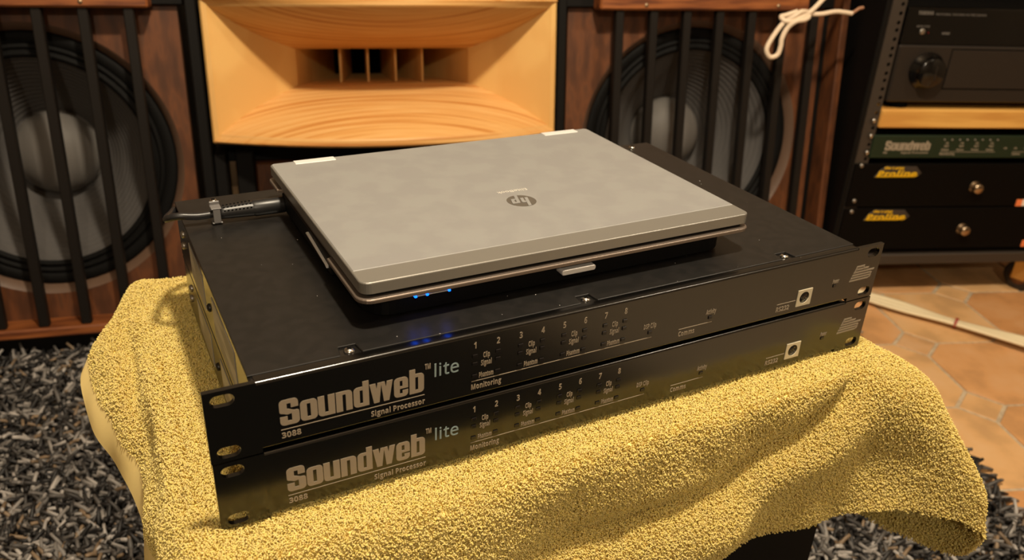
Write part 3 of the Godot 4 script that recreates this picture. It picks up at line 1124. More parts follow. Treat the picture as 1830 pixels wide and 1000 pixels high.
# ------------------------------------------------------------------ loose things behind
func floor_strip() -> void:
	var o := thing("flat_strip", "bundle of long cream flat strips lying on the tiles, held by a thin reddish band", "strip", Vector3(1.36, FLOOR, -0.55))
	var y := 0.0
	var a := Vector3(1.30, 0, -0.70) - Vector3(1.36, 0, -0.55)
	var b := Vector3(1.415, 0, -0.468) - Vector3(1.36, 0, -0.55)
	var c := Vector3(1.56, 0, -0.155) - Vector3(1.36, 0, -0.55)
	for k in 3:
		var off: float = (k - 1) * 0.006
		var sp: float = (k - 1) * 0.010
		var side := Vector3(0.92, 0, -0.38)
		var pts := spline([a + side * (off - sp * 0.6) + Vector3(0, 0.010 + 0.003 * k, 0), a.lerp(b, 0.55) + side * (off + sp * 0.5) + Vector3(0, 0.012 + 0.002 * k, 0), b + side * off * 0.7 + Vector3(0, 0.014, 0), b.lerp(c, 0.5) + side * (off + sp * 0.5) + Vector3(0, 0.018 + 0.003 * k, 0), c + side * (off + sp) + Vector3(0, 0.020 + 0.004 * k, 0)], 6)
		var st := tool()
		tube(st, pts, 0.0075, 8, true, 0.55)
		obj("strip", st, M.cream, o)
	var st := tool()
	var d := (c - a).normalized()
	tube(st, [b - d * 0.0025 + Vector3(0, 0.014, 0), b + d * 0.0025 + Vector3(0, 0.014, 0)], 0.0115, 14, false, 0.85)
	obj("band", st, M.band, o)
	# small chocks that hold the bundle just off the tiles
	for f in [0.12, 0.85]:
		var p := a.lerp(c, f)
		box_obj("spacer_clip", p + Vector3(-0.008, 0.0005, -0.008), p + Vector3(0.008, 0.011, 0.008), 0.001, M.cream, o)


func cord() -> void:
	var o := thing("white_cord", "white cord tied in a bow, dangling in the air before the cabinet by the rack", "cord")
	# the points are read on a plane 9 cm before the grille
	speaker_frame(o)
	var n := 0.09
	var c0 := spline([V(0.900, 0.45, n - 0.02), V(0.80, 0.22, n), V(0.756, 0.140, n), V(0.738, 0.1185, n), V(0.716, 0.1000, n + 0.004), V(0.696, 0.0905, n + 0.008), V(0.672, 0.0835, n + 0.004), V(0.665, 0.0905, n - 0.004), V(0.676, 0.0935, n - 0.006), V(0.694, 0.0995, n - 0.002)], 8)
	var st := tool()
	tube(st, c0, 0.0042, 10)
	obj("hanging_end", st, M.cord, o)
	c0 = spline([V(0.710, 0.0985, n + 0.004), V(0.694, 0.0990, n + 0.009), V(0.681, 0.0905, n + 0.007), V(0.669, 0.0815, n), V(0.6555, 0.0655, n), V(0.6425, 0.0440, n), V(0.6420, 0.0325, n), V(0.650, 0.0245, n), V(0.6615, 0.0285, n + 0.002), V(0.6655, 0.0425, n + 0.003), V(0.6660, 0.0560, n + 0.004), V(0.6730, 0.0725, n + 0.006), V(0.684, 0.0835, n + 0.012), V(0.699, 0.0860, n + 0.012), V(0.710, 0.0905, n + 0.008), V(0.711, 0.0965, n), V(0.704, 0.0985, n - 0.006)], 8)
	st = tool()
	tube(st, c0, 0.0042, 10)
	obj("bow_loop", st, M.cord, o)
	c0 = spline([V(0.698, 0.0935, n - 0.006), V(0.716, 0.0955, n - 0.003), V(0.738, 0.0955, n), V(0.765, 0.0995, n), V(0.784, 0.0985, n), V(0.7995, 0.0965, n)], 8)
	st = tool()
	tube(st, c0, 0.0040, 10)
	obj("loose_end", st, M.cord, o)
	st = tool()
	tube(st, spline([V(0.7985, 0.0965, n), V(0.806, 0.1010, n), V(0.8125, 0.1050, n), V(0.8205, 0.1065, n)], 5), 0.0028, 8)
	obj("frayed_tip", st, M.cord_tip, o)


func stool() -> void:
	var o := thing("low_stool", "low black box stool hidden under the yellow towel", "stool", Vector3(0.227, FLOOR + 0.0082, -0.142))
	box_obj("body", Vector3(-0.235, 0.012, -0.162), Vector3(0.262, 0.410, 0.150), 0.006, M.black_wood, o)
	box_obj("seat_board", Vector3(-0.237, 0.4105, -0.166), Vector3(0.258, 0.429, 0.152), 0.005, M.black_wood, o)
	for p in [Vector2(-0.20, -0.13), Vector2(0.21, -0.13), Vector2(-0.20, 0.13), Vector2(0.21, 0.13)]:
		var st := tool()
		lathe(st, [Vector2(0.018, 0.0), Vector2(0.02, 0.012), Vector2(0.0, 0.012)], 14, Transform3D(Basis(), Vector3(p.x, 0.0005, p.y)))
		obj("foot", st, M.hole_black, o)


# ------------------------------------------------------------------ the towel
func towel() -> void:
	var o := thing("terry_towel", "thick yellow terry towel draped over the stool beneath the rack units", "towel", Vector3(0.23, 0.0, -0.14))
	var YT := -0.0035
	# stations round the stool top: T on the top edge, H on the hem, how far the cloth runs out before it falls, hem band
	var S := [
		[Vector2(0.23, -0.318), Vector3(0.23, -0.02, -0.334), 0.6, 0.0],
		[Vector2(0.06, -0.320), Vector3(0.06, -0.016, -0.335), 0.6, 0.0],
		[Vector2(0.015, -0.322), Vector3(0.014, -0.012, -0.335), 0.6, 0.0],
		[Vector2(-0.004, -0.321), Vector3(-0.0085, -0.009, -0.337), 0.6, 0.0],
		[Vector2(-0.011, -0.306), Vector3(-0.0275, -0.018, -0.312), 0.6, 0.0],
		[Vector2(-0.014, -0.295), Vector3(-0.0455, -0.030, -0.279), 0.6, 0.4],
		[Vector2(-0.015, -0.283), Vector3(-0.0625, -0.045, -0.260), 0.6, 1.0],
		[Vector2(-0.016, -0.262), Vector3(-0.0545, -0.056, -0.215), 0.7, 1.0],
		[Vector2(-0.017, -0.215), Vector3(-0.0430, -0.063, -0.165), 0.7, 1.0],
		[Vector2(-0.018, -0.15), Vector3(-0.0350, -0.072, -0.105), 0.7, 1.0],
		[Vector2(-0.018, -0.08), Vector3(-0.0325, -0.085, -0.05), 0.7, 1.0],
		[Vector2(-0.018, -0.02), Vector3(-0.0325, -0.105, -0.005), 0.7, 1.0],
		[Vector2(-0.014, 0.012), Vector3(-0.034, -0.133, 0.030), 0.7, 0.6],
		[Vector2(0.000, 0.024), Vector3(-0.015, -0.135, 0.055), 0.7, 0.0],
		[Vector2(0.030, 0.026), Vector3(0.022, -0.134, 0.050), 0.7, 0.0],
		[Vector2(0.12, 0.026), Vector3(0.12, -0.130, 0.042), 0.8, 0.0],
		[Vector2(0.24, 0.026), Vector3(0.24, -0.126, 0.036), 0.8, 0.0],
		[Vector2(0.35, 0.026), Vector3(0.35, -0.128, 0.034), 0.8, 0.0],
		[Vector2(0.42, 0.026), Vector3(0.42, -0.130, 0.035), 0.8, 0.0],
		[Vector2(0.455, 0.024), Vector3(0.456, -0.128, 0.043), 0.8, 0.0],
		[Vector2(0.470, 0.020), Vector3(0.490, -0.118, 0.066), 0.72, 0.0],
		[Vector2(0.479, 0.013), Vector3(0.522, -0.121, 0.091), 0.62, 0.0],
		[Vector2(0.484, 0.006), Vector3(0.551, -0.134, 0.111), 0.58, 0.0],
		[Vector2(0.487, -0.001), Vector3(0.560, -0.158, 0.098), 0.72, 0.0],
		[Vector2(0.489, -0.012), Vector3(0.560, -0.180, 0.070), 0.88, 0.0],
		[Vector2(0.490, -0.030), Vector3(0.549, -0.184, 0.036), 0.95, 0.0],
		[Vector2(0.490, -0.070), Vector3(0.530, -0.185, -0.030), 0.95, 0.0],
		[Vector2(0.490, -0.140), Vector3(0.512, -0.205, -0.14), 0.9, 0.0],
		[Vector2(0.490, -0.24), Vector3(0.510, -0.200, -0.245), 0.9, 0.0],
		[Vector2(0.486, -0.30), Vector3(0.515, -0.18, -0.325), 0.8, 0.0],
		[Vector2(0.460, -0.318), Vector3(0.46, -0.12, -0.335), 0.6, 0.0]]
	var per := 7
	var n := S.size() * per
	var rings_top := 8
	var rings := 26
	var fn := FastNoiseLite.new()
	fn.seed = 5
	fn.frequency = 9.0
	fn.fractal_octaves = 2
	var G := [] # G[station][ring]
	var band := []
	for i in n:
		var k := i / per
		var f := float(i % per) / per
		var a0: Array = S[(k + S.size() - 1) % S.size()]
		var a1: Array = S[k]
		var a2: Array = S[(k + 1) % S.size()]
		var a3: Array = S[(k + 2) % S.size()]
		var T2: Vector2 = (a1[0] as Vector2).lerp(a2[0], f)
		var H: Vector3 = (a1[1] as Vector3).cubic_interpolate(a2[1], a0[1], a3[1], f)
		var ct := lerpf(a1[2], a2[2], f)
		band.append(lerpf(a1[3], a2[3], f))
		var T := Vector3(T2.x, YT, T2.y)
		var I := Vector3(clampf(T.x, 0.06, 0.42), YT, clampf(T.z, -0.24, -0.04))
		var col := []
		for r in rings_top:
			col.append(I.lerp(T, float(r) / rings_top))
		var C := Vector3(lerpf(T.x, H.x, ct), YT - 0.002, lerpf(T.z, H.z, ct))
		for r in rings + 1:
			var w := float(r) / rings
			col.append(T * (1 - w) * (1 - w) + C * 2.0 * w * (1 - w) + H * w * w)
		G.append(col)
	var R := rings_top + rings + 1
	# folds
	for i in n:
		for r in R:
			var p: Vector3 = G[i][r]
			var hang := clampf((r - rings_top + 2.0) / 12.0, 0.0, 1.0)
			var q := p
			# crease and lobe along the side that faces the loudspeakers
			if p.x < 0.03 and p.z < 0.03:
				var s := clampf((0.03 - p.z) / 0.06, 0.0, 1.0) * smoothstep(-0.305, -0.225, p.z)
				q.y -= s * 0.0125 * exp(-pow((p.x + 0.0255) / 0.0065, 2.0))
				q.y += s * 0.005 * exp(-pow((p.x + 0.006) / 0.010, 2.0))
			# the slanting fold on the long front
			if p.z > 0.02 and p.x > 0.08 and p.x < 0.50:
				var yv := -0.064 + 0.0 * p.x
				if p.x > 0.30:
					yv += 0.052 * pow((p.x - 0.30) / 0.15, 1.8)
				var amp := smoothstep(0.12, 0.24, p.x) * (1.0 - smoothstep(0.445, 0.49, p.x))
				q.z -= amp * 0.011 * exp(-pow((p.y - yv) / 0.011, 2.0))
				q.z += amp * 0.010 * exp(-pow((p.y - yv + 0.034) / 0.020, 2.0))
			q += Vector3(fn.get_noise_3d(p.x, p.y, p.z), 0.6 * fn.get_noise_3d(p.x + 7, p.y, p.z), fn.get_noise_3d(p.x, p.y + 5, p.z)) * 0.009 * hang
			if r < rings_top + 4:
				q.y += 0.0022 * fn.get_noise_3d(p.x * 2.0, 3.0, p.z * 2.0) * clampf(r / 4.0, 0, 1)
			G[i][r] = q
	var st := tool(true)
	for i in n:
		var j := (i + 1) % n
		for r in R - 1:
			quad(st, G[i][r] - o.position, G[i][r + 1] - o.position, G[j][r + 1] - o.position, G[j][r] - o.position)
	# middle under the units
	for i in n:
		var j := (i + 1) % n
		tri(st, Vector3(0.24, YT, -0.14) - o.position, G[i][0] - o.position, G[j][0] - o.position)
	obj("cloth", st, M.towel, o)
	# woven border along the hem that shows
	st = tool(true)
	var hb := rings_top + int(rings * 0.80)
	for i in n - 1:
		var j := i + 1
		if band[i] < 0.5 or band[j] < 0.5:
			continue
		for r in range(hb, R - 1):
			var qd := []
			for e in [[i, r], [i, r + 1], [j, r + 1], [j, r]]:
				var p: Vector3 = G[e[0]][e[1]]
				var nn := cell_normal(G, e[0], e[1], n, R)
				qd.append(p + nn * 0.0022 - o.position)
			quad(st, qd[0], qd[1], qd[2], qd[3])
	obj("hem", st, M.hem, o)
	# the pile
	var xfs := []
	var cols := []
	var dens := 1300000.0
	for i in n:
		var j := (i + 1) % n
		for r in R - 1:
			var a: Vector3 = G[i][r]
			var b: Vector3 = G[i][r + 1]
			var c: Vector3 = G[j][r + 1]
			var d: Vector3 = G[j][r]
			var m := (a + b + c + d) / 4.0
			if m.x > 0.035 and m.x < 0.455 and m.z < -0.012 and m.z > -0.26 and m.y > -0.02:
				continue
			if band[i] > 0.5 and band[j] > 0.5 and r >= hb:
				continue
			var nx := (c - a).cross(d - b)
			var area := nx.length() / 2.0
			if area < 1e-9:
				continue
			nx = nx.normalized()
			var both: bool = m.x > 0.47 and r > rings_top + 10
			var cnt := area * dens
			var whole := int(cnt) + (1 if rng.randf() < cnt - int(cnt) else 0)
			for q in whole:
				var u := rng.randf()
				var v := rng.randf()
				var p := a.lerp(b, u).lerp(d.lerp(c, u), v)
				tuft(xfs, cols, p - o.position, nx, fn)
				if both:
					tuft(xfs, cols, p - o.position - nx * 0.002, -nx, fn)
	scatter("terry_pile", yarn_mesh(0.0025, 0.00036, 0.0016, 4, 4, true), M.pile, xfs, cols, o)


func cell_normal(G: Array, i: int, r: int, n: int, R: int) -> Vector3:
	var a: Vector3 = G[i][mini(r + 1, R - 1)] - G[i][maxi(r - 1, 0)]
	var b: Vector3 = G[(i + 1) % n][r] - G[(i + n - 1) % n][r]
	return a.cross(b).normalized()


func tuft(xfs: Array, cols: Array, p: Vector3, nx: Vector3, fn: FastNoiseLite) -> void:
	var t := nx.cross(Vector3(0.3, 0.2, 0.9)).normalized()
	var b := Basis(t, nx, t.cross(nx)) * Basis(Vector3.UP, rng.randf() * TAU) * Basis(Vector3(0, 0, 1), rng.randf_range(-0.55, 0.55))
	var s := rng.randf_range(0.75, 1.2)
	xfs.append(Transform3D(b.scaled_local(Vector3(s, s, s)), p))
	var k := rng.randf_range(0.90, 1.0)
	cols.append(Color(1.0 * k, 0.86 * k, 0.325 * k * rng.randf_range(0.85, 1.15)))


# ------------------------------------------------------------------ the two rack units
func rack_unit(y0: float, dx: float, label: String) -> void:
	var o := thing("rack_processor", label, "audio processor", Vector3(dx, y0, 0), 0.0, "stacked rack processors")
	var I := Transform3D()
	# folded sheet chassis
	var st := tool()
	span(st, Vector3(0.0238, 0.0012, -0.2663), Vector3(0.4588, 0.0427, -0.0032), 0.0012)
	obj("chassis", st, M.chassis_side, o)
	# lid with notches for its screws, lying on the chassis
	st = tool()
	var lid := PackedVector2Array([Vector2(0.0236, 0.2665), Vector2(0.0236, 0.0078)])
	for sx in [0.0788, 0.2300, 0.3952]:
		lid.append_array(PackedVector2Array([Vector2(sx - 0.0062, 0.0078), Vector2(sx - 0.0048, 0.0168), Vector2(sx + 0.0048, 0.0168), Vector2(sx + 0.0062, 0.0078)]))
	lid.append_array(PackedVector2Array([Vector2(0.459, 0.0078), Vector2(0.459, 0.2665)]))
	prism(st, lid, 0.0427, 0.0440, Transform3D(Basis(Vector3(1, 0, 0), Vector3(0, 0, -1), Vector3(0, 1, 0)), Vector3.ZERO), 0.0003)
	obj("top_cover", st, M.chassis, o)
	for q in [Vector2(0.0788, -0.0122), Vector2(0.2300, -0.0122), Vector2(0.3952, -0.0122), Vector2(0.4343, -0.2560), Vector2(0.05, -0.2560)]:
		if y0 < 0.01 and q.y < -0.1:
			continue # the upper unit lies there
		st = tool()
		screw_head(st, Transform3D(Basis(), Vector3(q.x, 0.0427 if q.y > -0.1 else 0.044, q.y)), 0.0031)
		var sc := obj("cover_screw", st, M.chrome, o)
		st = tool()
		for a in 2:
			cbox(st, Transform3D(Basis(Vector3.UP, 0.5 + a * PI / 2), Vector3(q.x, (0.0427 if q.y > -0.1 else 0.044) + 0.0021, q.y)), Vector3(0.0030, 0.0004, 0.0006), 0.0)
		obj("cross_slot", st, M.hole_black, sc)
	# fascia: a folded front with rounded top and bottom edges
	st = tool(true)
	var prof := [Vector2(-0.0074, 0.0436), Vector2(-0.0018, 0.0440)]
	for i in 7:
		var a := deg_to_rad(90.0 - 15.0 * i)
		prof.append(Vector2(-0.0018 + 0.0018 * cos(a), 0.0422 + 0.0018 * sin(a)))
	prof.append(Vector2(0.0, 0.0420))
	prof.append(Vector2(0.0, 0.0038))
	for i in 5:
		var a := deg_to_rad(-22.5 * i)
		prof.append(Vector2(-0.0012 + 0.0012 * cos(a), 0.0036 + 0.0012 * sin(a)))
	prof.append(Vector2(-0.004, 0.0024))
	var fx0 := 0.0262
	var fx1 := 0.4566
	st.set_smooth_group(5)
	for i in prof.size() - 1:
		var p: Vector2 = prof[i]
		var q: Vector2 = prof[i + 1]
		quad(st, Vector3(fx0, q.y, q.x), Vector3(fx1, q.y, q.x), Vector3(fx1, p.y, p.x), Vector3(fx0, p.y, p.x))
	st.set_smooth_group(-1)
	for i in range(1, prof.size() - 1):
		tri(st, Vector3(fx0, prof[0].y, prof[0].x), Vector3(fx0, prof[i].y, prof[i].x), Vector3(fx0, prof[i + 1].y, prof[i + 1].x))
		tri(st, Vector3(fx1, prof[0].y, prof[0].x), Vector3(fx1, prof[i + 1].y, prof[i + 1].x), Vector3(fx1, prof[i].y, prof[i].x))
	obj("fascia", st, M.panel, o)
	# ears with two oval slots each
	for e in [0.0, 1.0]:
		st = tool()
		var x0: float = 0.0 if e == 0.0 else 0.4565
		var x1: float = 0.0263 if e == 0.0 else 0.4826
		var hx: float = 0.0094 if e == 0.0 else 0.4732
		for h in 2:
			var yc := 0.0060 if h == 0 else 0.0378
			var ya := 0.0003 if h == 0 else 0.0220
			var yb := 0.0220 if h == 0 else 0.0438
			plate_with_hole(st, x0, ya, x1, yb, rrect(hx - 0.0060, yc - 0.0035, hx + 0.0060, yc + 0.0035, 0.0035, 0.0035, 0.0035, 0.0035, 6), -0.0030, -0.00002, I)
		obj("mounting_ear", st, M.panel, o)
	if y0 > 0.01:
		var dx_ := []
		var dc := []
		for i in 70:
			var p := Vector3(rng.randf_range(0.03, 0.45), 0.0441, rng.randf_range(-0.26, -0.004))
			var k := rng.randf_range(0.4, 1.0)
			dx_.append(Transform3D(Basis(Vector3.UP, rng.randf() * TAU).scaled_local(Vector3(k * 2.0, k, k)), p))
			dc.append(Color(0.6, 0.58, 0.55))
		var dm := SphereMesh.new()
		dm.radius = 0.00022
		dm.height = 0.0003
		dm.radial_segments = 8
		dm.rings = 4
		scatter("dust", dm, M.yarn, dx_, dc, o)
	# printing
	var xf := Transform3D(Basis(), Vector3(0, 0, 0.00005))
	st = tool()
	logo_word(st, Transform3D(Basis.from_scale(Vector3(0.001, 0.001, 0.0008)), Vector3(0.0362, 0.0139, 0.00005)))
	span(st, Vector3(0.0365, 0.01125, 0), Vector3(0.1175, 0.01165, 0.0002), 0.0)
	text(st, "3088", 0.0029, xf, Vector2(0.0366, 0.0077), -1, true, 1.0, 0.0, 0.0002, 0.0103)
	text(st, "Signal Processor", 0.0031, xf, Vector2(0.1176, 0.0071), 1, true, 1.0, 0.0, 0.0002, 0.0318)
	text(st, "TM", 0.0018, xf, Vector2(0.1195, 0.0297), 0, true, 1.0, 0.0, 0.0002, 0.0034)
	for g in 4:
		var bx := 0.1487 + 0.02973 * g
		text(st, str(2 * g + 1), 0.0041, xf, Vector2(bx, 0.0363), 0, true, 0.72)
		text(st, str(2 * g + 2), 0.0041, xf, Vector2(bx + 0.01487, 0.0363), 0, true, 0.72)
		text(st, "Clip", 0.0023, xf, Vector2(bx + 0.00745, 0.0287), 0, true, 1.0, 0.0, 0.0002, 0.0042)
		text(st, "Signal", 0.0023, xf, Vector2(bx + 0.00745, 0.0235), 0, true, 1.0, 0.0, 0.0002, 0.0068)
		text(st, "Phantom", 0.0022, xf, Vector2(bx + 0.00760, 0.0154), 0, true, 1.0, 0.0, 0.0002, 0.0093)
	span(st, Vector3(0.1469, 0.01195, 0), Vector3(0.2756, 0.01235, 0.0002), 0.0)
	text(st, "Monitoring", 0.0036, xf, Vector2(0.1468, 0.0082), -1, true, 1.0, 0.0, 0.0002, 0.0196)
	text(st, "DSP Clip", 0.0019, xf, Vector2(0.2733, 0.0208), 0, true, 1.0, 0.0, 0.0002, 0.0098)
	span(st, Vector3(0.2977, 0.01230, 0), Vector3(0.3254, 0.01270, 0.0002), 0.0)
	text(st, "Comms", 0.0036, xf, Vector2(0.2979, 0.0088), -1, true, 1.0, 0.0, 0.0002, 0.0134)
	text(st, "Activity", 0.0019, xf, Vector2(0.3235, 0.0206), 0, true, 1.0, 0.0, 0.0002, 0.0084)
	span(st, Vector3(0.3843, 0.01235, 0), Vector3(0.4020, 0.01280, 0.0002), 0.0)
	text(st, "RS232", 0.0036, xf, Vector2(0.3842, 0.0084), -1, true, 1.0, 0.0, 0.0002, 0.0125)
	text(st, "Power", 0.0017, xf, Vector2(0.4396, 0.0206), 0, true, 1.0, 0.0, 0.0002, 0.0062)
	# the striped emblem of slanted bars
	var rows := [[0.4585, 0.4667, 0.0284], [0.4577, 0.4715, 0.0262], [0.4568, 0.4778, 0.0240], [0.4560, 0.4752, 0.0218], [0.4552, 0.4752, 0.0197], [0.4543, 0.4738, 0.0175]]
	for q in rows:
		prism(st, PackedVector2Array([Vector2(q[0], q[2] - 0.00065), Vector2(q[1], q[2] - 0.00065), Vector2(q[1] + 0.0005, q[2] + 0.00065), Vector2(q[0] + 0.0005, q[2] + 0.00065)]), 0.0, 0.0002, Transform3D())
	for q in [[0.4581, 0.0262, 0.0284, 0.0008], [0.4572, 0.0240, 0.0262, 0.0008], [0.4744, 0.0197, 0.0218, 0.0008], [0.4660, 0.0262, 0.0284, -0.0004], [0.4740, 0.0175, 0.0197, 0.0010]]:
		prism(st, PackedVector2Array([Vector2(q[0], q[1]), Vector2(q[0] + 0.0014, q[1]), Vector2(q[0] + 0.0014 + q[3], q[2]), Vector2(q[0] + q[3], q[2])]), 0.0, 0.0002, Transform3D())
	obj("lettering", st, M.ink, o)
	st = tool()
	text(st, "lite", 0.0083, xf, Vector2(0.1236, 0.0257), -1, false, 1.0, 0.0, 0.0002, 0.0150)
	obj("word_lite", st, M.ink_blue, o)
	# indicator windows
	var spots := []
	for c in 8:
		var x := 0.1487 + 0.014865 * c
		for y in [0.0293, 0.0240, 0.0157]:
			spots.append(Vector2(x, y))
	spots.append_array([Vector2(0.2738, 0.0160), Vector2(0.3234, 0.0162), Vector2(0.4392, 0.0170)])
	st = tool()
	span(st, Vector3(-0.00165, -0.00125, 0.0), Vector3(0.00165, 0.00125, 0.0006), 0.0003)
	st.generate_normals()
	var led := st.commit()
	for q in spots:
		var w := obj("indicator_window", led, M.led_dark, o)
		w.position = Vector3(q.x, q.y, 0.0)
	# round data socket in a square plate
	st = tool()
	plate_with_hole(st, 0.4030, 0.0072, 0.4167, 0.0201, ellipse(Vector2(0.4098, 0.0137), 0.0046, 0.0046, 28), -0.001, 0.0006, I)
	var pl := obj("socket_plate", st, M.connector, o)
	st = tool()
	lathe(st, [Vector2(0.0046, 0.0), Vector2(0.0043, 0.0003), Vector2(0.0, 0.0003)], 24, facing(Vector3(0.4098, 0.0137, -0.0002)))
	for a in 5:
		var an := PI * (0.1 + 0.2 * a)
		lathe(st, [Vector2(0.0005, 0.0), Vector2(0.0005, 0.0004), Vector2(0.0, 0.0005)], 8, facing(Vector3(0.4098 + 0.0028 * cos(an), 0.0137 - 0.0028 * sin(an) + 0.0008, 0.0001)))
	obj("socket", st, M.led_dark, pl)
	# side: two labels and the screws
	for s in [[-0.045, -0.115, 0.008, 0.037], [-0.150, -0.205, 0.010, 0.036]]:
		st = tool()
		span(st, Vector3(0.0234, s[2], s[1]), Vector3(0.0238, s[3], s[0]), 0.0)
		obj("side_label", st, M.sticker, o)
	for q in [Vector2(-0.020, 0.022), Vector2(-0.130, 0.022), Vector2(-0.235, 0.030), Vector2(-0.242, 0.018)]:
		st = tool()
		screw_head(st, Transform3D(Basis(Vector3(0, 1, 0), Vector3(-1, 0, 0), Vector3(0, 0, 1)), Vector3(0.0238, q.y, q.x)), 0.0028)
		obj("side_screw", st, M.black_metal if q.x > -0.2 else M.steel, o)


# ------------------------------------------------------------------ the laptop
func laptop() -> void:
	var o := thing("laptop", "closed silver-grey laptop lying on the upper rack unit", "laptop", Vector3(0.0923, 0.0885, -0.0294), 0.00249)
	var W := 0.2811
	var D := 0.2150
	var flat := Transform3D(Basis(Vector3(1, 0, 0), Vector3(0, 0, -1), Vector3(0, 1, 0)), Vector3.ZERO)
	# tub
	var st := tool()
	prism(st, rrect(0.006, 0.006, W - 0.012, D - 0.006, 0.014, 0.014, 0.016, 0.016, 6), 0.0022, 0.0166, flat)
	obj("base_tub", st, M.laptop_black, o)
	for p in [Vector2(0.03, 0.03), Vector2(W - 0.035, 0.03), Vector2(0.03, D - 0.03), Vector2(W - 0.035, D - 0.03)]:
		st = tool()
		lathe(st, [Vector2(0.006, 0.0), Vector2(0.006, 0.0023), Vector2(0.0, 0.0023)], 16, Transform3D(Basis(), Vector3(p.x, 0.00005, -p.y)))
		obj("rubber_foot", st, M.hole_black, o)
	# bright rim of the base, cut back where the sockets are
	st = tool()
	var rim := PackedVector2Array()
	for p in rrect(-0.0022, -0.0025, W + 0.0012, D - 0.002, 0.005, 0.005, 0.008, 0.009, 6):
		rim.append(p)
	var rim2 := PackedVector2Array()
	for p in rim:
		rim2.append(p)
		if p.x < -0.00219 and p.y > D - 0.02:
			for q in [Vector2(-0.0022, 0.186), Vector2(0.002, 0.184), Vector2(0.002, 0.062), Vector2(-0.0022, 0.060)]:
				rim2.append(q)
	prism(st, rim2, 0.0165, 0.0189, flat, 0.0010)
	obj("base_rim", st, M.rim, o)
	st = tool()
	prism(st, rrect(0.003, 0.002, W - 0.002, D - 0.004, 0.004, 0.004, 0.006, 0.006, 4), 0.0190, 0.0216, flat)
	obj("keyboard_deck", st, M.laptop_black, o)
	# lid: frame with a raised main plate
	st = tool()
	prism(st, rrect(0.0, 0.0, W, D, 0.004, 0.004, 0.005, 0.006, 6), 0.0214, 0.0285, flat, 0.0010)
	obj("lid_frame", st, M.strip, o)
	st = tool()
	prism(st, rrect(0.0010, 0.0172, W - 0.0010, D - 0.0010, 0.003, 0.003, 0.0004, 0.0004, 5), 0.0280, 0.02885, flat, 0.0003)
	var plate := obj("lid_plate", st, M.lid, o)
	# hinges
	for hx in [[0.0180, 0.0490], [0.2345, 0.2675]]:
		st = tool()
		prism(st, PackedVector2Array([Vector2(0.2055, 0.0282), Vector2(0.2075, 0.0292), Vector2(0.2145, 0.0292), Vector2(0.2185, 0.0270), Vector2(0.2190, 0.0200), Vector2(0.2158, 0.0196), Vector2(0.2156, 0.0270), Vector2(0.2140, 0.0278)]), hx[0], hx[1], Transform3D(Basis(Vector3(0, 0, -1), Vector3(0, 1, 0), Vector3(1, 0, 0)), Vector3.ZERO))
		obj("hinge", st, M.silver, o)
	# round emblem; its letters stand towards the hinges' side
	st = tool()
	var er := 0.0105
	prism(st, ellipse(Vector2(0.1422, 0.0783), er, er, 40), 0.0286, 0.02895, flat)
	var disc := obj("emblem_disc", st, M.logo_disc, plate)
	st = tool()
	var bx := Transform3D(Basis(Vector3(-1, 0, 0), Vector3(0, 0, 1), Vector3(0, 1, 0)), Vector3(0.1422, 0.02895, -0.0783))
	var sl := 0.30
	var bars := [[-0.0056, -0.0044, -0.0032, 0.0102], [-0.0022, -0.0044, 0.0002, 0.0024], [0.0016, -0.0102, 0.0040, 0.0036], [0.0052, -0.0044, 0.0076, 0.0024], [-0.0036, 0.0016, -0.0002, 0.0037], [0.0030, 0.0016, 0.0074, 0.0037], [0.0030, -0.0044, 0.0074, -0.0024]]
	for i in bars.size():
		var q: Array = bars[i]
		var p := PackedVector2Array()
		for e in [[q[0], q[1]], [q[2], q[1]], [q[2], q[3]], [q[0], q[3]]]:
			p.append(Vector2(e[0] + sl * e[1], e[1]))
		prism(st, p, 0.0, 0.00025 + 0.00002 * i, bx)
	obj("emblem_letters", st, M.lid, disc)
	st = tool()
	text(st, "EliteBook", 0.0030, Transform3D(Basis(Vector3(-1, 0, 0), Vector3(0, 0, 1), Vector3(0, 1, 0)), Vector3(0.1450, 0.02886, -0.0978)), Vector2.ZERO, 0, false, 1.0, 0.0, 0.0001, 0.0232)
	obj("lettering", st, M.engraved, plate)
	# latch, lamps and a pale bar for the strip of light between them
	st = tool()
	prism(st, rrect(0.1295, 0.0092, 0.1545, 0.0130, 0.0015, 0.0015, 0.0015, 0.0015, 4), -0.0062, 0.0014, Transform3D(), 0.0008)
	obj("latch_button", st, M.silver, o)
	box_obj("light_line", Vector3(0.0310, 0.0147, -0.007), Vector3(0.0530, 0.0152, 0.0010), 0.0001, M.engraved, o)
	for x in [0.0317, 0.0389, 0.0527]:
		box_obj("status_led", Vector3(x - 0.0008, 0.0142, -0.0062), Vector3(x + 0.0008, 0.0156, 0.0014), 0.0003, M.blue_led, o)
	box_obj("socket_block", Vector3(0.0013, 0.0040, -0.186), Vector3(0.0075, 0.0160, -0.064), 0.0006, M.laptop_black, o)
	# pale sliver for the reflection on the silver trim, power socket side
	st = tool()
	prism(st, PackedVector2Array([Vector2(-0.1180, 0.0118), Vector2(-0.1150, 0.0136), Vector2(-0.0740, 0.0094), Vector2(-0.0700, 0.0090), Vector2(-0.0700, 0.0070), Vector2(-0.0740, 0.0080)]), -0.0014, 0.0002, Transform3D(Basis(Vector3(0, 0, 1), Vector3(0, 1, 0), Vector3(-1, 0, 0)), Vector3.ZERO), 0.0003)
	obj("side_trim_glint", st, M.silver, o)


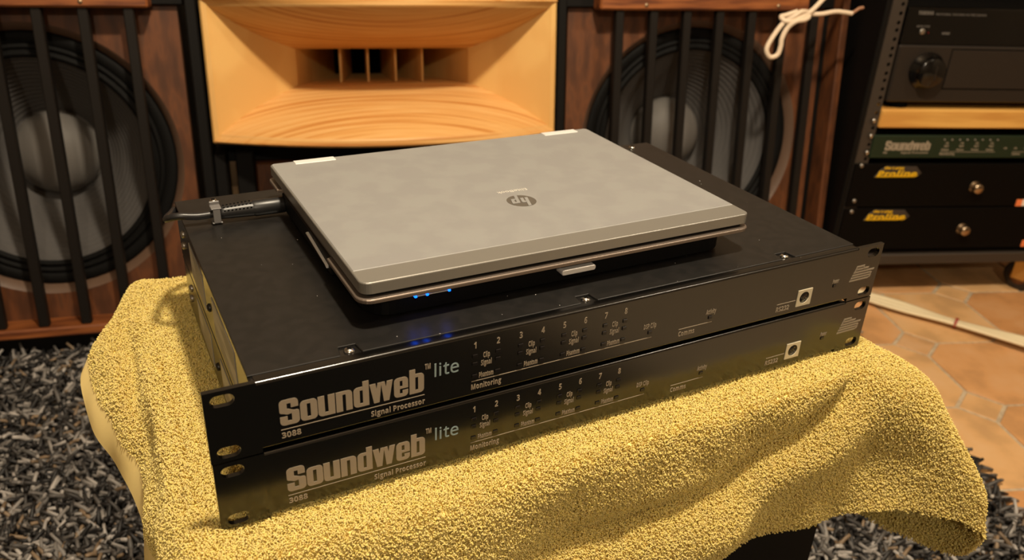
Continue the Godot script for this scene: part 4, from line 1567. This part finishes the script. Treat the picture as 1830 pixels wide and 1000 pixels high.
func power_cord() -> void:
	var o := thing("charger_cable", "black power cord with a ribbed plug, pushed into the laptop's side", "cord", Vector3(0.05, 0.0885, -0.2145))
	var y := 0.0072
	var ax := Transform3D(Basis(Vector3(0, 1, 0), Vector3(-1, 0, 0), Vector3(0, 0, 1)), Vector3(0.0455, y, 0.0))
	var st := tool()
	lathe(st, [Vector2(0.0030, 0.0), Vector2(0.0055, 0.0005), Vector2(0.0060, 0.003), Vector2(0.0060, 0.0225), Vector2(0.0054, 0.0245)], 24, ax)
	obj("plug_barrel", st, M.rubber, o)
	st = tool()
	var prof := []
	for i in 9:
		var f := i / 8.0
		prof.append(Vector2(lerpf(0.0056, 0.0046, f), 0.0245 + 0.0225 * f))
	prof.append(Vector2(0.0040, 0.0475))
	lathe(st, prof, 20, ax)
	var sr := obj("strain_relief", st, M.rubber, o)
	st = tool()
	for row in 3:
		for i in 8:
			var f := (i + 0.6) / 8.6
			var r := lerpf(0.0056, 0.0046, f) + 0.00005
			var an := deg_to_rad(28.0 + 38.0 * row)
			cbox(st, Transform3D(Basis(Vector3.RIGHT, an - PI / 2), Vector3(0.0455 - 0.0245 - 0.0225 * f, y + r * sin(an), r * cos(an))), Vector3(0.0013, 0.0003, 0.0017), 0.0)
	obj("relief_slots", st, M.hole_black, sr)
	st = tool()
	tube(st, spline([Vector3(0.0, y, 0.0), Vector3(-0.016, y - 0.0005, 0.0), Vector3(-0.029, y + 0.001, -0.001), Vector3(-0.0355, y - 0.001, -0.005), Vector3(-0.0365, y - 0.005, -0.014), Vector3(-0.032, y - 0.010, -0.034), Vector3(-0.022, y - 0.016, -0.060), Vector3(0.0, y - 0.030, -0.072), Vector3(0.03, y - 0.060, -0.076)], 7), 0.0026, 10)
	obj("cable", st, M.rubber, o)
	st = tool()
	span(st, Vector3(-0.0080, y - 0.004, -0.0046), Vector3(-0.0010, y + 0.0078, -0.0030), 0.0004)
	span(st, Vector3(-0.0080, y - 0.0062, -0.0046), Vector3(-0.0010, y - 0.0052, 0.0050), 0.0003)
	span(st, Vector3(-0.0080, y + 0.0044, -0.0046), Vector3(-0.0010, y + 0.0054, 0.0050), 0.0003)
	span(st, Vector3(-0.0070, y - 0.0062, 0.0044), Vector3(-0.0020, y + 0.0054, 0.0050), 0.0003)
	obj("cable_tie", st, M.tape, o)
